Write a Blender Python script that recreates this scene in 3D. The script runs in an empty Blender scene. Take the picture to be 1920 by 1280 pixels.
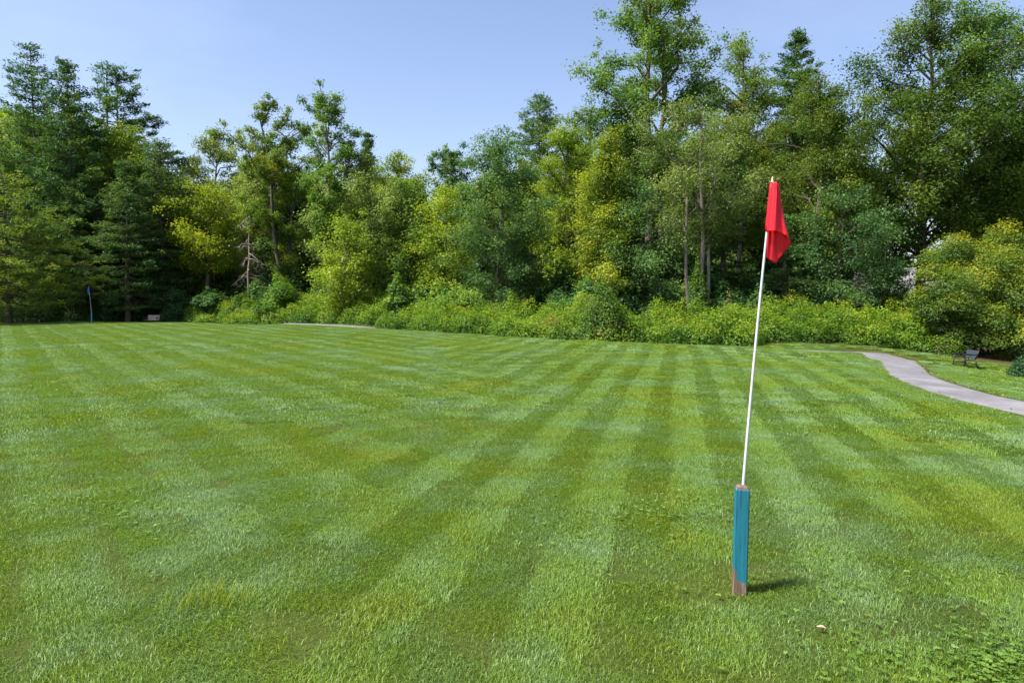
import bpy, math, random
import numpy as np
from mathutils import Vector

# ------------------------------------------------------------------ camera, sky, sun, exposure
sc = bpy.context.scene
W0, H0, F0 = 1920.0, 1280.0, 1274.0          # photograph size and focal length in pixels
HORIZON = 590.0
PITCH = math.atan((H0 / 2 - HORIZON) / F0)    # camera looks down a little
EYE = 1.86
SUN_AZ, SUN_EL = math.radians(-113), math.radians(54)   # azimuth from +Y, clockwise; left of the view

cd = bpy.data.cameras.new('camera'); cam = bpy.data.objects.new('camera', cd)
sc.collection.objects.link(cam)
cam.location = (0, 0, EYE); cam.rotation_euler = (math.pi / 2 - PITCH, 0, 0)
cd.sensor_width = 36; cd.lens = 36 * F0 / W0; cd.clip_end = 4000; cd.clip_start = .05
sc.camera = cam

world = bpy.data.worlds.new('World'); sc.world = world; world.use_nodes = True
wn, wl = world.node_tree.nodes, world.node_tree.links
bg = wn['Background']
sky = wn.new('ShaderNodeTexSky'); sky.sky_type = 'NISHITA'; sky.sun_disc = False
sky.sun_elevation = SUN_EL; sky.sun_rotation = SUN_AZ
sky.altitude = 600; sky.air_density = 1.25; sky.dust_density = 1.6; sky.ozone_density = 2.4
# thin high cloud, the same all round the sky
tc = wn.new('ShaderNodeTexCoord'); mp = wn.new('ShaderNodeMapping'); mp.inputs['Scale'].default_value = (1, 1, 3.2)
mp.inputs['Location'].default_value = (7.3, 2.2, 1.1)
nz = wn.new('ShaderNodeTexNoise'); nz.inputs['Scale'].default_value = 2.1; nz.inputs['Detail'].default_value = 7
nz.inputs['Roughness'].default_value = .58
cr = wn.new('ShaderNodeValToRGB'); cr.color_ramp.elements[0].position = .50; cr.color_ramp.elements[1].position = .86
mx = wn.new('ShaderNodeMix'); mx.data_type = 'RGBA'; mx.inputs['B'].default_value = (9.5, 9.7, 10.2, 1)
ml = wn.new('ShaderNodeMath'); ml.operation = 'MULTIPLY'; ml.inputs[1].default_value = .08
tint = wn.new('ShaderNodeMix'); tint.data_type = 'RGBA'; tint.blend_type = 'MULTIPLY'
tint.inputs['Factor'].default_value = 1; tint.inputs['B'].default_value = (1.12, 1.0, 1.03, 1)
wl.new(tc.outputs['Generated'], mp.inputs['Vector']); wl.new(mp.outputs['Vector'], nz.inputs['Vector'])
wl.new(nz.outputs['Fac'], cr.inputs['Fac']); wl.new(cr.outputs['Color'], ml.inputs[0])
wl.new(sky.outputs['Color'], tint.inputs['A'])
wl.new(tint.outputs['Result'], mx.inputs['A']); wl.new(ml.outputs['Value'], mx.inputs['Factor'])
wl.new(mx.outputs['Result'], bg.inputs['Color'])
bg.inputs['Strength'].default_value = 0.095

sd = bpy.data.lights.new('sun', 'SUN'); sun = bpy.data.objects.new('sun', sd); sc.collection.objects.link(sun)
sd.energy = 5.0; sd.angle = math.radians(9.0); sd.color = (1, .955, .87)
sdir = Vector((math.sin(SUN_AZ) * math.cos(SUN_EL), math.cos(SUN_AZ) * math.cos(SUN_EL), math.sin(SUN_EL)))
sun.rotation_euler = (-sdir).to_track_quat('-Z', 'Y').to_euler()
sun.location = (-30, 10, 60)

sc.view_settings.view_transform = 'Standard'; sc.view_settings.look = 'None'
sc.view_settings.gamma = 1; sc.view_settings.use_curve_mapping = False
sc.view_settings.exposure = 1.2
sc.cycles.use_denoising = True
sc.cycles.max_bounces = 8; sc.cycles.diffuse_bounces = 5; sc.cycles.glossy_bounces = 2
sc.cycles.transmission_bounces = 4; sc.cycles.transparent_max_bounces = 4
sc.cycles.caustics_reflective = False; sc.cycles.caustics_refractive = False

# ------------------------------------------------------------------ helpers
COL = sc.collection
def tag(o, label=None, cat=None, group=None, kind=None):
    if label: o['label'] = label
    if cat: o['category'] = cat
    if group: o['group'] = group
    if kind: o['kind'] = kind
    return o
def link(o, parent=None):
    COL.objects.link(o)
    if parent is not None: o.parent = parent
    return o
def empty(name, loc=(0, 0, 0), rz=0):
    o = bpy.data.objects.new(name, None); link(o); o.location = loc; o.rotation_euler = (0, 0, rz)
    o.empty_display_size = .2
    return o
def add_obj(name, mesh, parent=None, loc=(0, 0, 0)):
    o = bpy.data.objects.new(name, mesh); link(o, parent); o.location = loc
    return o

def sstep(a, b, x):
    t = np.clip((np.asarray(x, float) - a) / (b - a), 0, 1)
    return t * t * (3 - 2 * t)
_gx = [-80, -45, -30, -18, -6, 1, 6, 11, 14, 16, 18, 21, 25, 35, 60]
_gz = [.2, .2, .10, 0, 0, .13, .22, .36, .58, .88, 1.1, 1.5, 1.9, 2.3, 2.6]
_hx = [-80, -45, -30, -22, -16, -9, -5, 1, 6, 11, 16, 20, 24, 30, 60]
_hy = [66, 61, 58, 54, 50, 45.5, 42.5, 38, 35.4, 34.6, 35.4, 36.0, 35.0, 32, 26]
def smooth_interp(x, xs, ys):
    s = 0
    for k, w in ((-1.5, .2), (-.7, .2), (0, .2), (.7, .2), (1.5, .2)):
        s = s + w * np.interp(np.asarray(x, float) + k, xs, ys)
    return s
def hedge_y(x): return smooth_interp(x, _hx, _hy)
def terrain(x, y):
    x = np.asarray(x, float); y = np.asarray(y, float)
    yy = np.minimum(y, 62) + .25 * np.maximum(0, np.minimum(y, 140) - 62)
    yy = np.maximum(yy, -60)
    z = .026 * yy
    fade = sstep(-4, 9, y) * (1 - .6 * sstep(45, 90, y))
    z = z - smooth_interp(x, _gx, _gz) * (.35 + .65 * fade)
    hy = hedge_y(x)
    D = .34 * (1 - sstep(10.5, 14.5, x)) * (1 - .9 * sstep(-19, -15.5, x) * (1 - sstep(-10, -6.5, x)))
    z = z - D * sstep(0, 3.0, y - (hy - 5.2))
    bank = sstep(12, 17, x) * .11 * np.clip(y - 31.5, 0, 8)
    z = z + bank
    z = z + .035 * np.sin(x * .45 + 1.3) * np.sin(y * .31) + .02 * np.sin(x * .9 + y * .6)
    return z
def tz(x, y): return float(terrain(x, y))

def ray(px, py):
    u = (px - W0 / 2) / F0; v = (H0 / 2 - py) / F0
    c, s = math.cos(PITCH), math.sin(PITCH)
    return np.array([u, c + v * s, -s + v * c])
def at_depth(px, py, d):
    r = ray(px, py); k = d / r[1]
    return np.array([0, 0, EYE]) + r * k
def on_ground(px, py, tmin=2.5, tmax=90):
    r = ray(px, py); o = np.array([0, 0, EYE])
    ts = np.linspace(tmin, tmax, 1500) if tmax > 20 else np.linspace(tmin, tmax, 200)
    P = o + r * ts[:, None]; below = P[:, 2] <= terrain(P[:, 0], P[:, 1])
    k = int(below.argmax()) if below.any() else len(ts) - 1
    a_, b_ = ts[max(k - 1, 0)], ts[k]
    for _ in range(8):
        m_ = (a_ + b_) / 2; p = o + r * m_
        if p[2] <= tz(p[0], p[1]): b_ = m_
        else: a_ = m_
    p = o + r * b_
    return np.array([p[0], p[1], tz(p[0], p[1])])

# ------------------------------------------------------------------ node material helpers
def new_mat(name):
    m = bpy.data.materials.new(name); m.use_nodes = True
    nt = m.node_tree
    for n in list(nt.nodes): nt.nodes.remove(n)
    out = nt.nodes.new('ShaderNodeOutputMaterial')
    return m, nt, nt.nodes, nt.links, out
def ramp(nodes, stops):
    r = nodes.new('ShaderNodeValToRGB'); e = r.color_ramp.elements
    while len(e) < len(stops): e.new(.5)
    for k, (p, c) in enumerate(stops):
        e[k].position = p; e[k].color = (*c, 1)
    return r
def noise(nodes, links, scale, vec=None, detail=4, rough=.55):
    n = nodes.new('ShaderNodeTexNoise'); n.inputs['Scale'].default_value = scale
    n.inputs['Detail'].default_value = detail; n.inputs['Roughness'].default_value = rough
    if vec is not None: links.new(vec, n.inputs['Vector'])
    return n
def mixc(nodes, links, fac, a, b, blend='MIX'):
    m = nodes.new('ShaderNodeMix'); m.data_type = 'RGBA'; m.blend_type = blend
    for key, v in (('Factor', fac), ('A', a), ('B', b)):
        if isinstance(v, (int, float)): m.inputs[key].default_value = v
        elif isinstance(v, tuple): m.inputs[key].default_value = (*v, 1)
        else: links.new(v, m.inputs[key])
    return m.outputs['Result']

def leaf_mat(name, dark, mid, light, accent=None, transl=.42, gloss=.012, rough=.5):
    m, nt, N, L, out = new_mat(name)
    a = N.new('ShaderNodeAttribute'); a.attribute_name = 'tint'
    dark, mid, light = [(c[0] * 1.30, c[1] * 1.36, c[2] * 1.05) for c in (dark, mid, light)]
    stops = [(0.0, dark), (.48, mid), (.86, light)]
    if accent: stops.append((.97, accent))
    r = ramp(N, stops); L.new(a.outputs['Fac'], r.inputs['Fac'])
    oi = N.new('ShaderNodeObjectInfo')
    hs = N.new('ShaderNodeHueSaturation'); L.new(r.outputs['Color'], hs.inputs['Color'])
    mr = N.new('ShaderNodeMapRange'); L.new(oi.outputs['Random'], mr.inputs['Value'])
    mr.inputs['To Min'].default_value = .86; mr.inputs['To Max'].default_value = 1.14
    L.new(mr.outputs['Result'], hs.inputs['Value'])
    d = N.new('ShaderNodeBsdfDiffuse'); L.new(hs.outputs['Color'], d.inputs['Color'])
    t = N.new('ShaderNodeBsdfTranslucent')
    tcol = mixc(N, L, 1.0, hs.outputs['Color'], (1.35, 1.25, .55), 'MULTIPLY')
    L.new(tcol, t.inputs['Color'])
    g = N.new('ShaderNodeBsdfGlossy'); g.inputs['Roughness'].default_value = rough
    g.inputs['Color'].default_value = (.85, .9, .95, 1)
    m1 = N.new('ShaderNodeMixShader'); m1.inputs[0].default_value = transl
    L.new(d.outputs[0], m1.inputs[1]); L.new(t.outputs[0], m1.inputs[2])
    m2 = N.new('ShaderNodeMixShader'); m2.inputs[0].default_value = gloss
    L.new(m1.outputs[0], m2.inputs[1]); L.new(g.outputs[0], m2.inputs[2])
    L.new(m2.outputs[0], out.inputs['Surface'])
    return m

LM = {
 'pine':   leaf_mat('pine_needles', (.026, .068, .036), (.054, .118, .048), (.110, .170, .042), transl=.25),
 'hem':    leaf_mat('hemlock_needles', (.030, .072, .034), (.056, .112, .044), (.105, .155, .040), transl=.3),
 'dark':   leaf_mat('leaf_dark_bluegreen', (.030, .074, .034), (.060, .120, .044), (.110, .170, .052)),
 'mid':    leaf_mat('leaf_mid_green', (.036, .086, .024), (.078, .142, .030), (.145, .205, .040)),
 'olive':  leaf_mat('leaf_olive', (.036, .074, .016), (.080, .126, .022), (.150, .190, .032), (.22, .18, .03)),
 'sage':   leaf_mat('leaf_pale_sage', (.075, .120, .042), (.150, .200, .066), (.225, .270, .100)),
 'ygreen': leaf_mat('leaf_yellow_green', (.075, .130, .016), (.155, .220, .024), (.260, .310, .036)),
 'gold':   leaf_mat('leaf_gold', (.090, .145, .014), (.190, .245, .018), (.320, .355, .026), (.38, .34, .02)),
 'goldtip': leaf_mat('leaf_gold_green', (.050, .100, .016), (.115, .175, .022), (.270, .295, .030)),
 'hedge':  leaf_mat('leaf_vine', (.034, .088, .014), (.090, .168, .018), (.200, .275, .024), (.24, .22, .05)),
 'shrub':  leaf_mat('leaf_shrub', (.042, .098, .024), (.098, .170, .032), (.170, .240, .042)),
 'under':  leaf_mat('leaf_understory', (.026, .070, .032), (.054, .116, .042), (.100, .165, .046)),
 'forsy':  leaf_mat('leaf_yellow_mound', (.042, .088, .020), (.105, .155, .022), (.250, .265, .024), (.29, .24, .03)),
 'dead':   leaf_mat('leaf_dead_brown', (.07, .045, .028), (.15, .105, .065), (.24, .18, .12), transl=.15),
}
def bark_mat(name, c1, c2):
    m, nt, N, L, out = new_mat(name)
    t = N.new('ShaderNodeTexCoord'); mp = N.new('ShaderNodeMapping'); mp.inputs['Scale'].default_value = (6, 6, 1.2)
    L.new(t.outputs['Object'], mp.inputs['Vector'])
    n = noise(N, L, 3.0, mp.outputs['Vector'], 6, .65)
    r = ramp(N, [(.3, c1), (.7, c2)]); L.new(n.outputs['Fac'], r.inputs['Fac'])
    b = N.new('ShaderNodeBsdfPrincipled'); b.inputs['Roughness'].default_value = .9
    L.new(r.outputs['Color'], b.inputs['Base Color'])
    bp = N.new('ShaderNodeBump'); bp.inputs['Strength'].default_value = .7; bp.inputs['Distance'].default_value = .06
    L.new(n.outputs['Fac'], bp.inputs['Height']); L.new(bp.outputs['Normal'], b.inputs['Normal'])
    L.new(b.outputs[0], out.inputs['Surface'])
    return m
BARK = bark_mat('bark_grey_brown', (.045, .034, .025), (.135, .11, .085))
BARKP = bark_mat('bark_pale', (.13, .105, .085), (.32, .27, .22))
BARKD = bark_mat('bark_dark', (.026, .020, .016), (.080, .062, .050))

# ------------------------------------------------------------------ mesh builders
TRI = [0]
def quads_mesh(name, V, tint=None, mat=None):
    """V: (N,k,3) one k-cornered face per leaf"""
    n, k = V.shape[:2]; me = bpy.data.meshes.new(name)
    me.vertices.add(k * n); me.vertices.foreach_set('co', V.reshape(-1).astype(np.float32))
    me.loops.add(k * n); me.loops.foreach_set('vertex_index', np.arange(k * n, dtype=np.int32))
    me.polygons.add(n); me.polygons.foreach_set('loop_start', np.arange(0, k * n, k, dtype=np.int32))
    if tint is not None:
        at = me.attributes.new('tint', 'FLOAT', 'FACE')
        at.data.foreach_set('value', np.clip(tint, 0, 1).astype(np.float32))
    me.update(calc_edges=True)
    if mat: me.materials.append(mat)
    TRI[0] += (k - 2) * n
    return me
def unit(a):
    return a / np.maximum(1e-9, np.linalg.norm(a, axis=-1, keepdims=True))
def leaf_quads(rng, P, Nrm, Dir, Ln, wid=.72):
    """kite leaves at P with normal Nrm, pointing along Dir"""
    t = Dir - Nrm * np.sum(Dir * Nrm, -1, keepdims=True); t = unit(t)
    b = np.cross(Nrm, t); Ln = Ln[:, None]
    fold = Nrm * Ln * .10
    v0 = P - t * Ln * .5
    v1 = P + b * Ln * wid * .5 + fold + t * Ln * .02
    v2 = P + t * Ln * .5
    v3 = P - b * Ln * wid * .5 + fold + t * Ln * .02
    return np.stack([v0, v1, v2, v3], 1)
def clump_leaves(rng, C, Rr, n, L, flat=.72, up=.75, ctint=None, tmean=.46, tvar=.17):
    """n leaves shared over clumps (centres C, radii Rr)"""
    w = Rr ** 2; cnt = rng.multinomial(n, w / w.sum())
    idx = np.repeat(np.arange(len(C)), cnt); n = len(idx)
    d = unit(rng.normal(size=(n, 3)))
    rad = (rng.random(n) ** .5) * (.85 + .3 * rng.random(n))
    rad = np.where(rng.random(n) < .38, rad * 1.55, rad)
    off = d * rad[:, None] * Rr[idx][:, None]; off[:, 2] *= flat
    P = C[idx] + off
    Nm = unit(.45 * d + np.array([0, 0, up]) + .55 * rng.normal(size=(n, 3)))
    Dr = unit(d * np.array([1, 1, .3]) + .6 * rng.normal(size=(n, 3)) + np.array([0, 0, -.35]))
    Ls = L * (.65 + .7 * rng.random(n))
    if ctint is None: ctint = tmean + tvar * rng.normal(size=len(C))
    tint = ctint[idx] + .085 * rng.normal(size=n)
    return leaf_tris(rng, P, Nm, Dr, Ls), tint

def leaf_tris(rng, P, Nrm, Dir, Ln, wid=.8):
    """small three-cornered leaves, for crowns seen from afar"""
    t = Dir - Nrm * np.sum(Dir * Nrm, -1, keepdims=True); t = unit(t)
    b = np.cross(Nrm, t); Ln = Ln[:, None]
    k = .15 * rng.normal(size=(len(P), 1))
    return np.stack([P - t * Ln * .42 + b * Ln * wid * (.5 + k), P - t * Ln * (.42 - k) - b * Ln * wid * .5, P + t * Ln * .58], 1)
class Tubes:
    def __init__(s): s.V = []; s.F = []; s.n = 0
    def add(s, pts, rads, sides=6):
        pts = np.asarray(pts, float); k = len(pts)
        tan = np.gradient(pts, axis=0); tan = unit(tan)
        ref = np.array([0, 0, 1.]) if abs(tan[0][2]) < .8 else np.array([1., 0, 0])
        a = unit(np.cross(tan, ref)); b = np.cross(tan, a)
        th = np.linspace(0, 2 * np.pi, sides, endpoint=False)
        ring = pts[:, None] + np.asarray(rads)[:, None, None] * (np.cos(th)[None, :, None] * a[:, None] + np.sin(th)[None, :, None] * b[:, None])
        base = s.n
        s.V.append(ring.reshape(-1, 3)); s.n += k * sides
        I, J = np.divmod(np.arange((k - 1) * sides), sides); J1 = (J + 1) % sides
        s.F.extend(np.stack([base + I * sides + J, base + I * sides + J1, base + (I + 1) * sides + J1, base + (I + 1) * sides + J], 1).tolist())
        s.F.append(tuple(base + j for j in range(sides))[::-1])
        s.F.append(tuple(base + (k - 1) * sides + j for j in range(sides)))
    def mesh(s, name, mat, smooth=True):
        me = bpy.data.meshes.new(name)
        me.from_pydata(np.concatenate(s.V).tolist(), [], s.F); me.materials.append(mat)
        if smooth: me.polygons.foreach_set('use_smooth', [True] * len(me.polygons))
        TRI[0] += 2 * len(s.F)
        return me
def curve_pts(p0, p1, sag, n=6, rng=None, wob=0):
    t = np.linspace(0, 1, n)[:, None]
    p = p0 + (p1 - p0) * t; p = p + np.array([0, 0, 1.]) * sag * (t * (1 - t)) * 4
    if rng is not None and wob:
        w = rng.normal(size=(n, 3)) * wob; w[0] = 0; p = p + w
    return p

PROF = {
 'oval': lambda t: np.sin(np.pi * np.clip(t * .88 + .10, 0, 1)) ** .65,
 'egg':  lambda t: np.sin(np.pi * np.clip(t ** .75 * .9 + .08, 0, 1)) ** .8,
 'top':  lambda t: np.sin(np.pi * np.clip(t ** 1.5 * .86 + .06, 0, 1)) ** .7,
 'cone': lambda t: np.clip(1.02 - t, .05, 1) ** .75 * np.clip(t * 6 + .35, 0, 1),
 'pine': lambda t: np.clip(1.03 - t ** 1.15, .09, 1) ** .85 * (.88 + .12 * np.sin(t * 31)) * np.clip(t * 5 + .5, 0, 1),
 'col':  lambda t: np.clip(np.minimum(t * 5 + .45, (1.02 - t) * 3.2), .1, 1) ** .6,
}
def broadleaf(seed, Ht, hb, R, shape='oval', n=20000, L=.16, lean=(0, 0), trunk_r=.2, stems=1, rc=.74, top_pts=0,
              limbs=None, gap=0.0, tmean=.46, tvar=.17, gold_lit_tips=0, up=.75):
    rng = np.random.default_rng(seed); T = Tubes(); prof = PROF[shape]
    Hc = Ht - hb
    def axis(h, k=0):
        f = h / Ht
        o = np.array([lean[0] * f ** 1.4, lean[1] * f ** 1.4, 0])
        o[0] += .18 * math.sin(h * .55 + seed + 2 * k); o[1] += .15 * math.sin(h * .43 + seed * 1.7 + k)
        if stems > 1:
            o[0] += ((-.5, .5) if stems == 2 else (0, 1, -1))[k] * (.35 + f * R * .34)
            o[1] += (.3 if k % 2 else -.3) * f * R
        w = np.clip(h / 1.5, 0, 1); o[:2] *= .2 + .8 * w
        return np.array([o[0], o[1], h])
    for k in range(stems):
        hs = np.concatenate([[-.3, 0, .25], np.linspace(.8, Ht * (.93 - (.08 if stems == 2 else .17) * k), 16)])
        f = np.clip(hs / (Ht * .97), 0, 1)
        rr = trunk_r * (1 if k == 0 else .7) * (1 - f) ** .8 + .025
        rr[:2] *= 1.5; rr[2] *= 1.2
        T.add([axis(max(h, 0), k) if h >= 0 else axis(0, k) + np.array([0, 0, h]) for h in hs], rr, 8)
    nl = limbs or int(14 + Hc * 2.6)
    C = []; Rr = []; lobe = []
    az0 = rng.random() * 6.28
    for i in range(nl):
        t = (i + .5 * rng.random()) / nl
        az = az0 + i * 2.39996 + rng.normal() * .35
        rad = R * prof(t) * (.62 + .5 * rng.random())
        if rng.random() < gap: continue
        h = hb + Hc * t
        k = int(rng.integers(stems))
        hs = max(hb * .75 + .2, h - rad * (.45 + .5 * rng.random()))
        hs = min(hs, Ht * .86)
        p0 = axis(hs, k); p1 = axis(min(h, Ht * .95), k) + np.array([math.cos(az) * rad, math.sin(az) * rad, max(0, h - Ht * .95) + rng.normal() * .2])
        pts = curve_pts(p0, p1, .06 * rad, 5, rng, .05 * rad)
        r0 = min(trunk_r * .45, .018 + .022 * rad)
        T.add(pts, np.linspace(r0, .012, 5), 5)
        lt = tmean + tvar * rng.normal() * .8
        m = 2 + int(rad * 1.9)
        for j in range(m):
            s = 1 - (j / m) * .72 + rng.normal() * .05
            q = p0 + (p1 - p0) * s + rng.normal(size=3) * np.array([.2, .2, .13]) * (min(rad, 3.2) * .75 + .4)
            c = rc * (.55 + .75 * rng.random()) * (1.0 if s > .6 else .85)
            C.append(q); Rr.append(c)
            lobe.append(lt + tvar * .6 * rng.normal() + gold_lit_tips * (s - .62))  # outer leaves tinted lighter: golden tips and painted-in sunlight
            if rng.random() < .6:
                b = p0 + (p1 - p0) * max(0, s - .2)
                T.add(curve_pts(b, q, .02, 3), [.018, .012, .008], 4)
    for j in range(5 + top_pts):
        h = Ht * (.86 + .13 * rng.random()); k = int(rng.integers(stems))
        C.append(axis(h, k) + rng.normal(size=3) * np.array([.35, .35, .1])); Rr.append(rc * (.5 + .4 * rng.random())); lobe.append(tmean + tvar * rng.normal() + gold_lit_tips * .38)
    C = np.array(C); Rr = np.array(Rr)
    V, ti = clump_leaves(rng, C, Rr, n, L, ctint=np.array(lobe), up=up)
    return T, V, ti

def conifer(seed, Ht, hb, R, n=16000, shape='cone', L=.34, lean=(0, 0), trunk_r=.22, spacing=.62, droop=0.0, per=5,
            openness=.12, side=None, stems=1, tuft=.30):
    rng = np.random.default_rng(seed); T = Tubes(); Hc = Ht - hb; prof = PROF[shape]
    def axis(h, k=0):
        f = h / Ht
        return np.array([lean[0] * f + .08 * math.sin(h * .4 + seed) + k * .75 * (1 if h > 0.5 else .6), lean[1] * f + k * .4, h])
    for k in range(stems):
        hs = np.concatenate([[-.3, 0.], np.linspace(.5, Ht * (.995 - .07 * k), 14)]); f = np.clip(hs / Ht, 0, 1)
        T.add([axis(0, k) + np.array([0, 0, h]) if h < 0 else axis(h, k) for h in hs], trunk_r * (1 - f) ** .9 + .02, 7)
    P = []; D = []; tn = []; wts = []
    h = hb; i = 0
    while h < Ht - .2:
        t = (h - hb) / Hc
        az0 = rng.random() * 6.28
        for j in range(per):
            if rng.random() < openness: continue
            az = az0 + j * 6.283 / per + rng.normal() * .22
            rad = R * float(prof(np.array(t))) * (.6 + .55 * rng.random())
            if side is not None:
                rad *= 1 + side[1] * max(0, math.cos(az - side[0]))
            rad = max(rad, .35)
            k = int(rng.integers(stems))
            p0 = axis(h + rng.normal() * .12, k)
            dz = rad * (.10 - droop + .45 * t * t) + rng.normal() * .08 * rad
            p1 = p0 + np.array([math.cos(az) * rad, math.sin(az) * rad, dz])
            T.add(curve_pts(p0, p1, -.07 * rad, 5), np.linspace(min(.06, .02 + .013 * rad), .008, 5), 4)
            m = max(3, int(rad * 3.2)); dirv = unit((p1 - p0)[None])[0]
            lat = np.array([-dirv[1], dirv[0], 0])
            lt = .45 + .16 * rng.normal()
            for q in range(m):
                s = .22 + .80 * (q + rng.random()) / m
                width = tuft * (1.25 - .75 * s) * (rad * .45 + .5)
                u = rng.normal()
                pt = p0 + (p1 - p0) * s + np.array([0, 0, -.07 * rad * 4 * s * (1 - s)]) + lat * u * width
                P.append(pt); D.append(unit((dirv + lat * .55 * np.sign(u) * min(1, abs(u)) + np.array([0, 0, .22]))[None])[0])
                tn.append(lt + .10 * rng.normal()); wts.append(.5 + .25 * rad)
        h += spacing * (.75 + .5 * rng.random()) * (1 - .35 * t); i += 1
    P = np.array(P); D = np.array(D); tn = np.array(tn); wts = np.array(wts)
    cnt = rng.multinomial(n, wts / wts.sum()); idx = np.repeat(np.arange(len(P)), cnt); m = len(idx)
    off = rng.normal(size=(m, 3)) * np.array([tuft * .62, tuft * .62, tuft * .30])
    Pl = P[idx] + off
    Dr = unit(D[idx] + .55 * rng.normal(size=(m, 3)) + np.array([0, 0, .12]))
    Nm = unit(np.array([0, 0, 1.]) + .7 * rng.normal(size=(m, 3)))
    V = leaf_quads(rng, Pl, Nm, Dr, L * (.6 + .7 * rng.random(m)), .30)
    return T, V, tn[idx] + .12 * rng.normal(size=m)

def make_tree(name, label, cat, T, V, ti, leafm, bark, loc, rz=0, group=None):
    root = empty(name, loc, rz); tag(root, label, cat, group)
    add_obj('trunk', T.mesh('trunk', bark), root)
    add_obj('crown', quads_mesh('crown', V, ti, leafm), root)
    return root
def copy_tree(o, parent=None):
    c = o.copy(); link(c)
    if parent is not None: c.parent = parent
    for ch in o.children: copy_tree(ch, c)
    return c

# ------------------------------------------------------------------ ground
def axis_pts(segs):
    out = []
    for a, b, n in segs: out.extend(np.linspace(a, b, n, endpoint=False).tolist())
    out.append(segs[-1][1]); return np.array(out)
gx = axis_pts([(-900, -120, 10), (-120, -50, 20), (-50, 50, 200), (50, 120, 20), (120, 900, 10)])
gy = axis_pts([(-300, -20, 8), (-20, 0, 20), (0, 70, 170), (70, 160, 18), (160, 1500, 12)])
GX, GY = np.meshgrid(gx, gy); GZ = terrain(GX, GY)
nx, ny = len(gx), len(gy)
gv = np.stack([GX, GY, GZ], -1).reshape(-1, 3)
ii = (np.arange(ny - 1)[:, None] * nx + np.arange(nx - 1)[None]).reshape(-1)
gf = np.stack([ii, ii + 1, ii + nx + 1, ii + nx], 1)
gm = bpy.data.meshes.new('ground'); gm.from_pydata(gv.tolist(), [], gf.tolist())
gm.polygons.foreach_set('use_smooth', [True] * len(gm.polygons))
wood = sstep(-.6, 1.6, gv[:, 1] - hedge_y(gv[:, 0]))
at = gm.attributes.new('woods', 'FLOAT', 'POINT'); at.data.foreach_set('value', wood.astype(np.float32))
m, nt, N, L, out = new_mat('ground_turf_and_leaf_litter')
geo = N.new('ShaderNodeNewGeometry')
n1 = noise(N, L, .9, geo.outputs['Position'], 5, .6); n2 = noise(N, L, 60, geo.outputs['Position'], 3, .7)
r1 = ramp(N, [(.3, (.040, .060, .012)), (.55, (.065, .090, .018)), (.75, (.060, .090, .030))]); L.new(n1.outputs['Fac'], r1.inputs['Fac'])
r2 = ramp(N, [(.25, (.45, .42, .35)), (.75, (1.25, 1.2, 1.1))]); L.new(n2.outputs['Fac'], r2.inputs['Fac'])
turf = mixc(N, L, 1.0, r1.outputs['Color'], r2.outputs['Color'], 'MULTIPLY')
n3 = noise(N, L, 7, geo.outputs['Position'], 6, .7)
r3 = ramp(N, [(.3, (.025, .020, .012)), (.5, (.070, .048, .028)), (.72, (.050, .060, .022))]); L.new(n3.outputs['Fac'], r3.inputs['Fac'])
wa = N.new('ShaderNodeAttribute'); wa.attribute_name = 'woods'
gc = mixc(N, L, wa.outputs['Fac'], turf, r3.outputs['Color'])
b = N.new('ShaderNodeBsdfPrincipled'); b.inputs['Roughness'].default_value = .95; b.inputs['Specular IOR Level'].default_value = .1
L.new(gc, b.inputs['Base Color'])
bp = N.new('ShaderNodeBump'); bp.inputs['Strength'].default_value = .6; bp.inputs['Distance'].default_value = .03
L.new(n2.outputs['Fac'], bp.inputs['Height']); L.new(bp.outputs['Normal'], b.inputs['Normal'])
L.new(b.outputs[0], out.inputs['Surface'])
gm.materials.append(m)
tag(add_obj('ground', gm), kind='structure')
TRI[0] += 2 * len(gf)

# ------------------------------------------------------------------ path
left_px = [(1990, 800), (1920, 780), (1860, 766), (1800, 752), (1745, 737), (1700, 721), (1672, 708), (1655, 698), (1643, 687), (1633, 676), (1618, 667), (1598, 661)]
right_px = [(1990, 765), (1920, 751), (1870, 741), (1820, 728), (1780, 716), (1757, 707), (1741, 697), (1731, 688), (1722, 681), (1705, 673), (1680, 667), (1640, 661)]
Lp = [on_ground(*p)[:2] for p in left_px]; Rp = [on_ground(*p)[:2] for p in right_px]
Lp = np.array(Lp); Rp = np.array(Rp)
# carry on behind the crest of the lawn, along the hedge, to the far left
xs = [12.5, 10.0, 6.5, 1.5, -4.5, -8.5, -12.5, -16, -20, -25, -32, -42, -60]
cl = np.array([(x, float(hedge_y(x)) - w) for x, w in zip(xs, [4.6, 3.4, 3.1, 3.1, 3.1, 2.4, 2.4, 2.3, 2.4, 2.6, 2.6, 2.6, 2.6])])
tg = unit(np.gradient(cl, axis=0)); nr = np.stack([tg[:, 1], -tg[:, 0]], 1)
Lc = cl - nr * .8; Rc = cl + nr * .8
Lall = np.concatenate([[Lp[0] + (Lp[0] - Lp[1]) * 3], Lp, Lc]); Rall = np.concatenate([[Rp[0] + (Rp[0] - Rp[1]) * 3], Rp, Rc])
def resample(P, n):
    # Catmull-Rom through the points
    Q = np.concatenate([[2 * P[0] - P[1]], P, [2 * P[-1] - P[-2]]]); o = []
    for i in range(1, len(Q) - 2):
        for t in np.linspace(0, 1, n, endpoint=False):
            a, b_, c, d = Q[i - 1], Q[i], Q[i + 1], Q[i + 2]
            o.append(.5 * ((2 * b_) + (c - a) * t + (2 * a - 5 * b_ + 4 * c - d) * t * t + (3 * b_ - a - 3 * c + d) * t ** 3))
    o.append(P[-1]); return np.array(o)
PL = resample(Lall, 8); PR = resample(Rall, 8)
prng = np.random.default_rng(5)
K = 7; pv = []; pf = []
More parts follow.
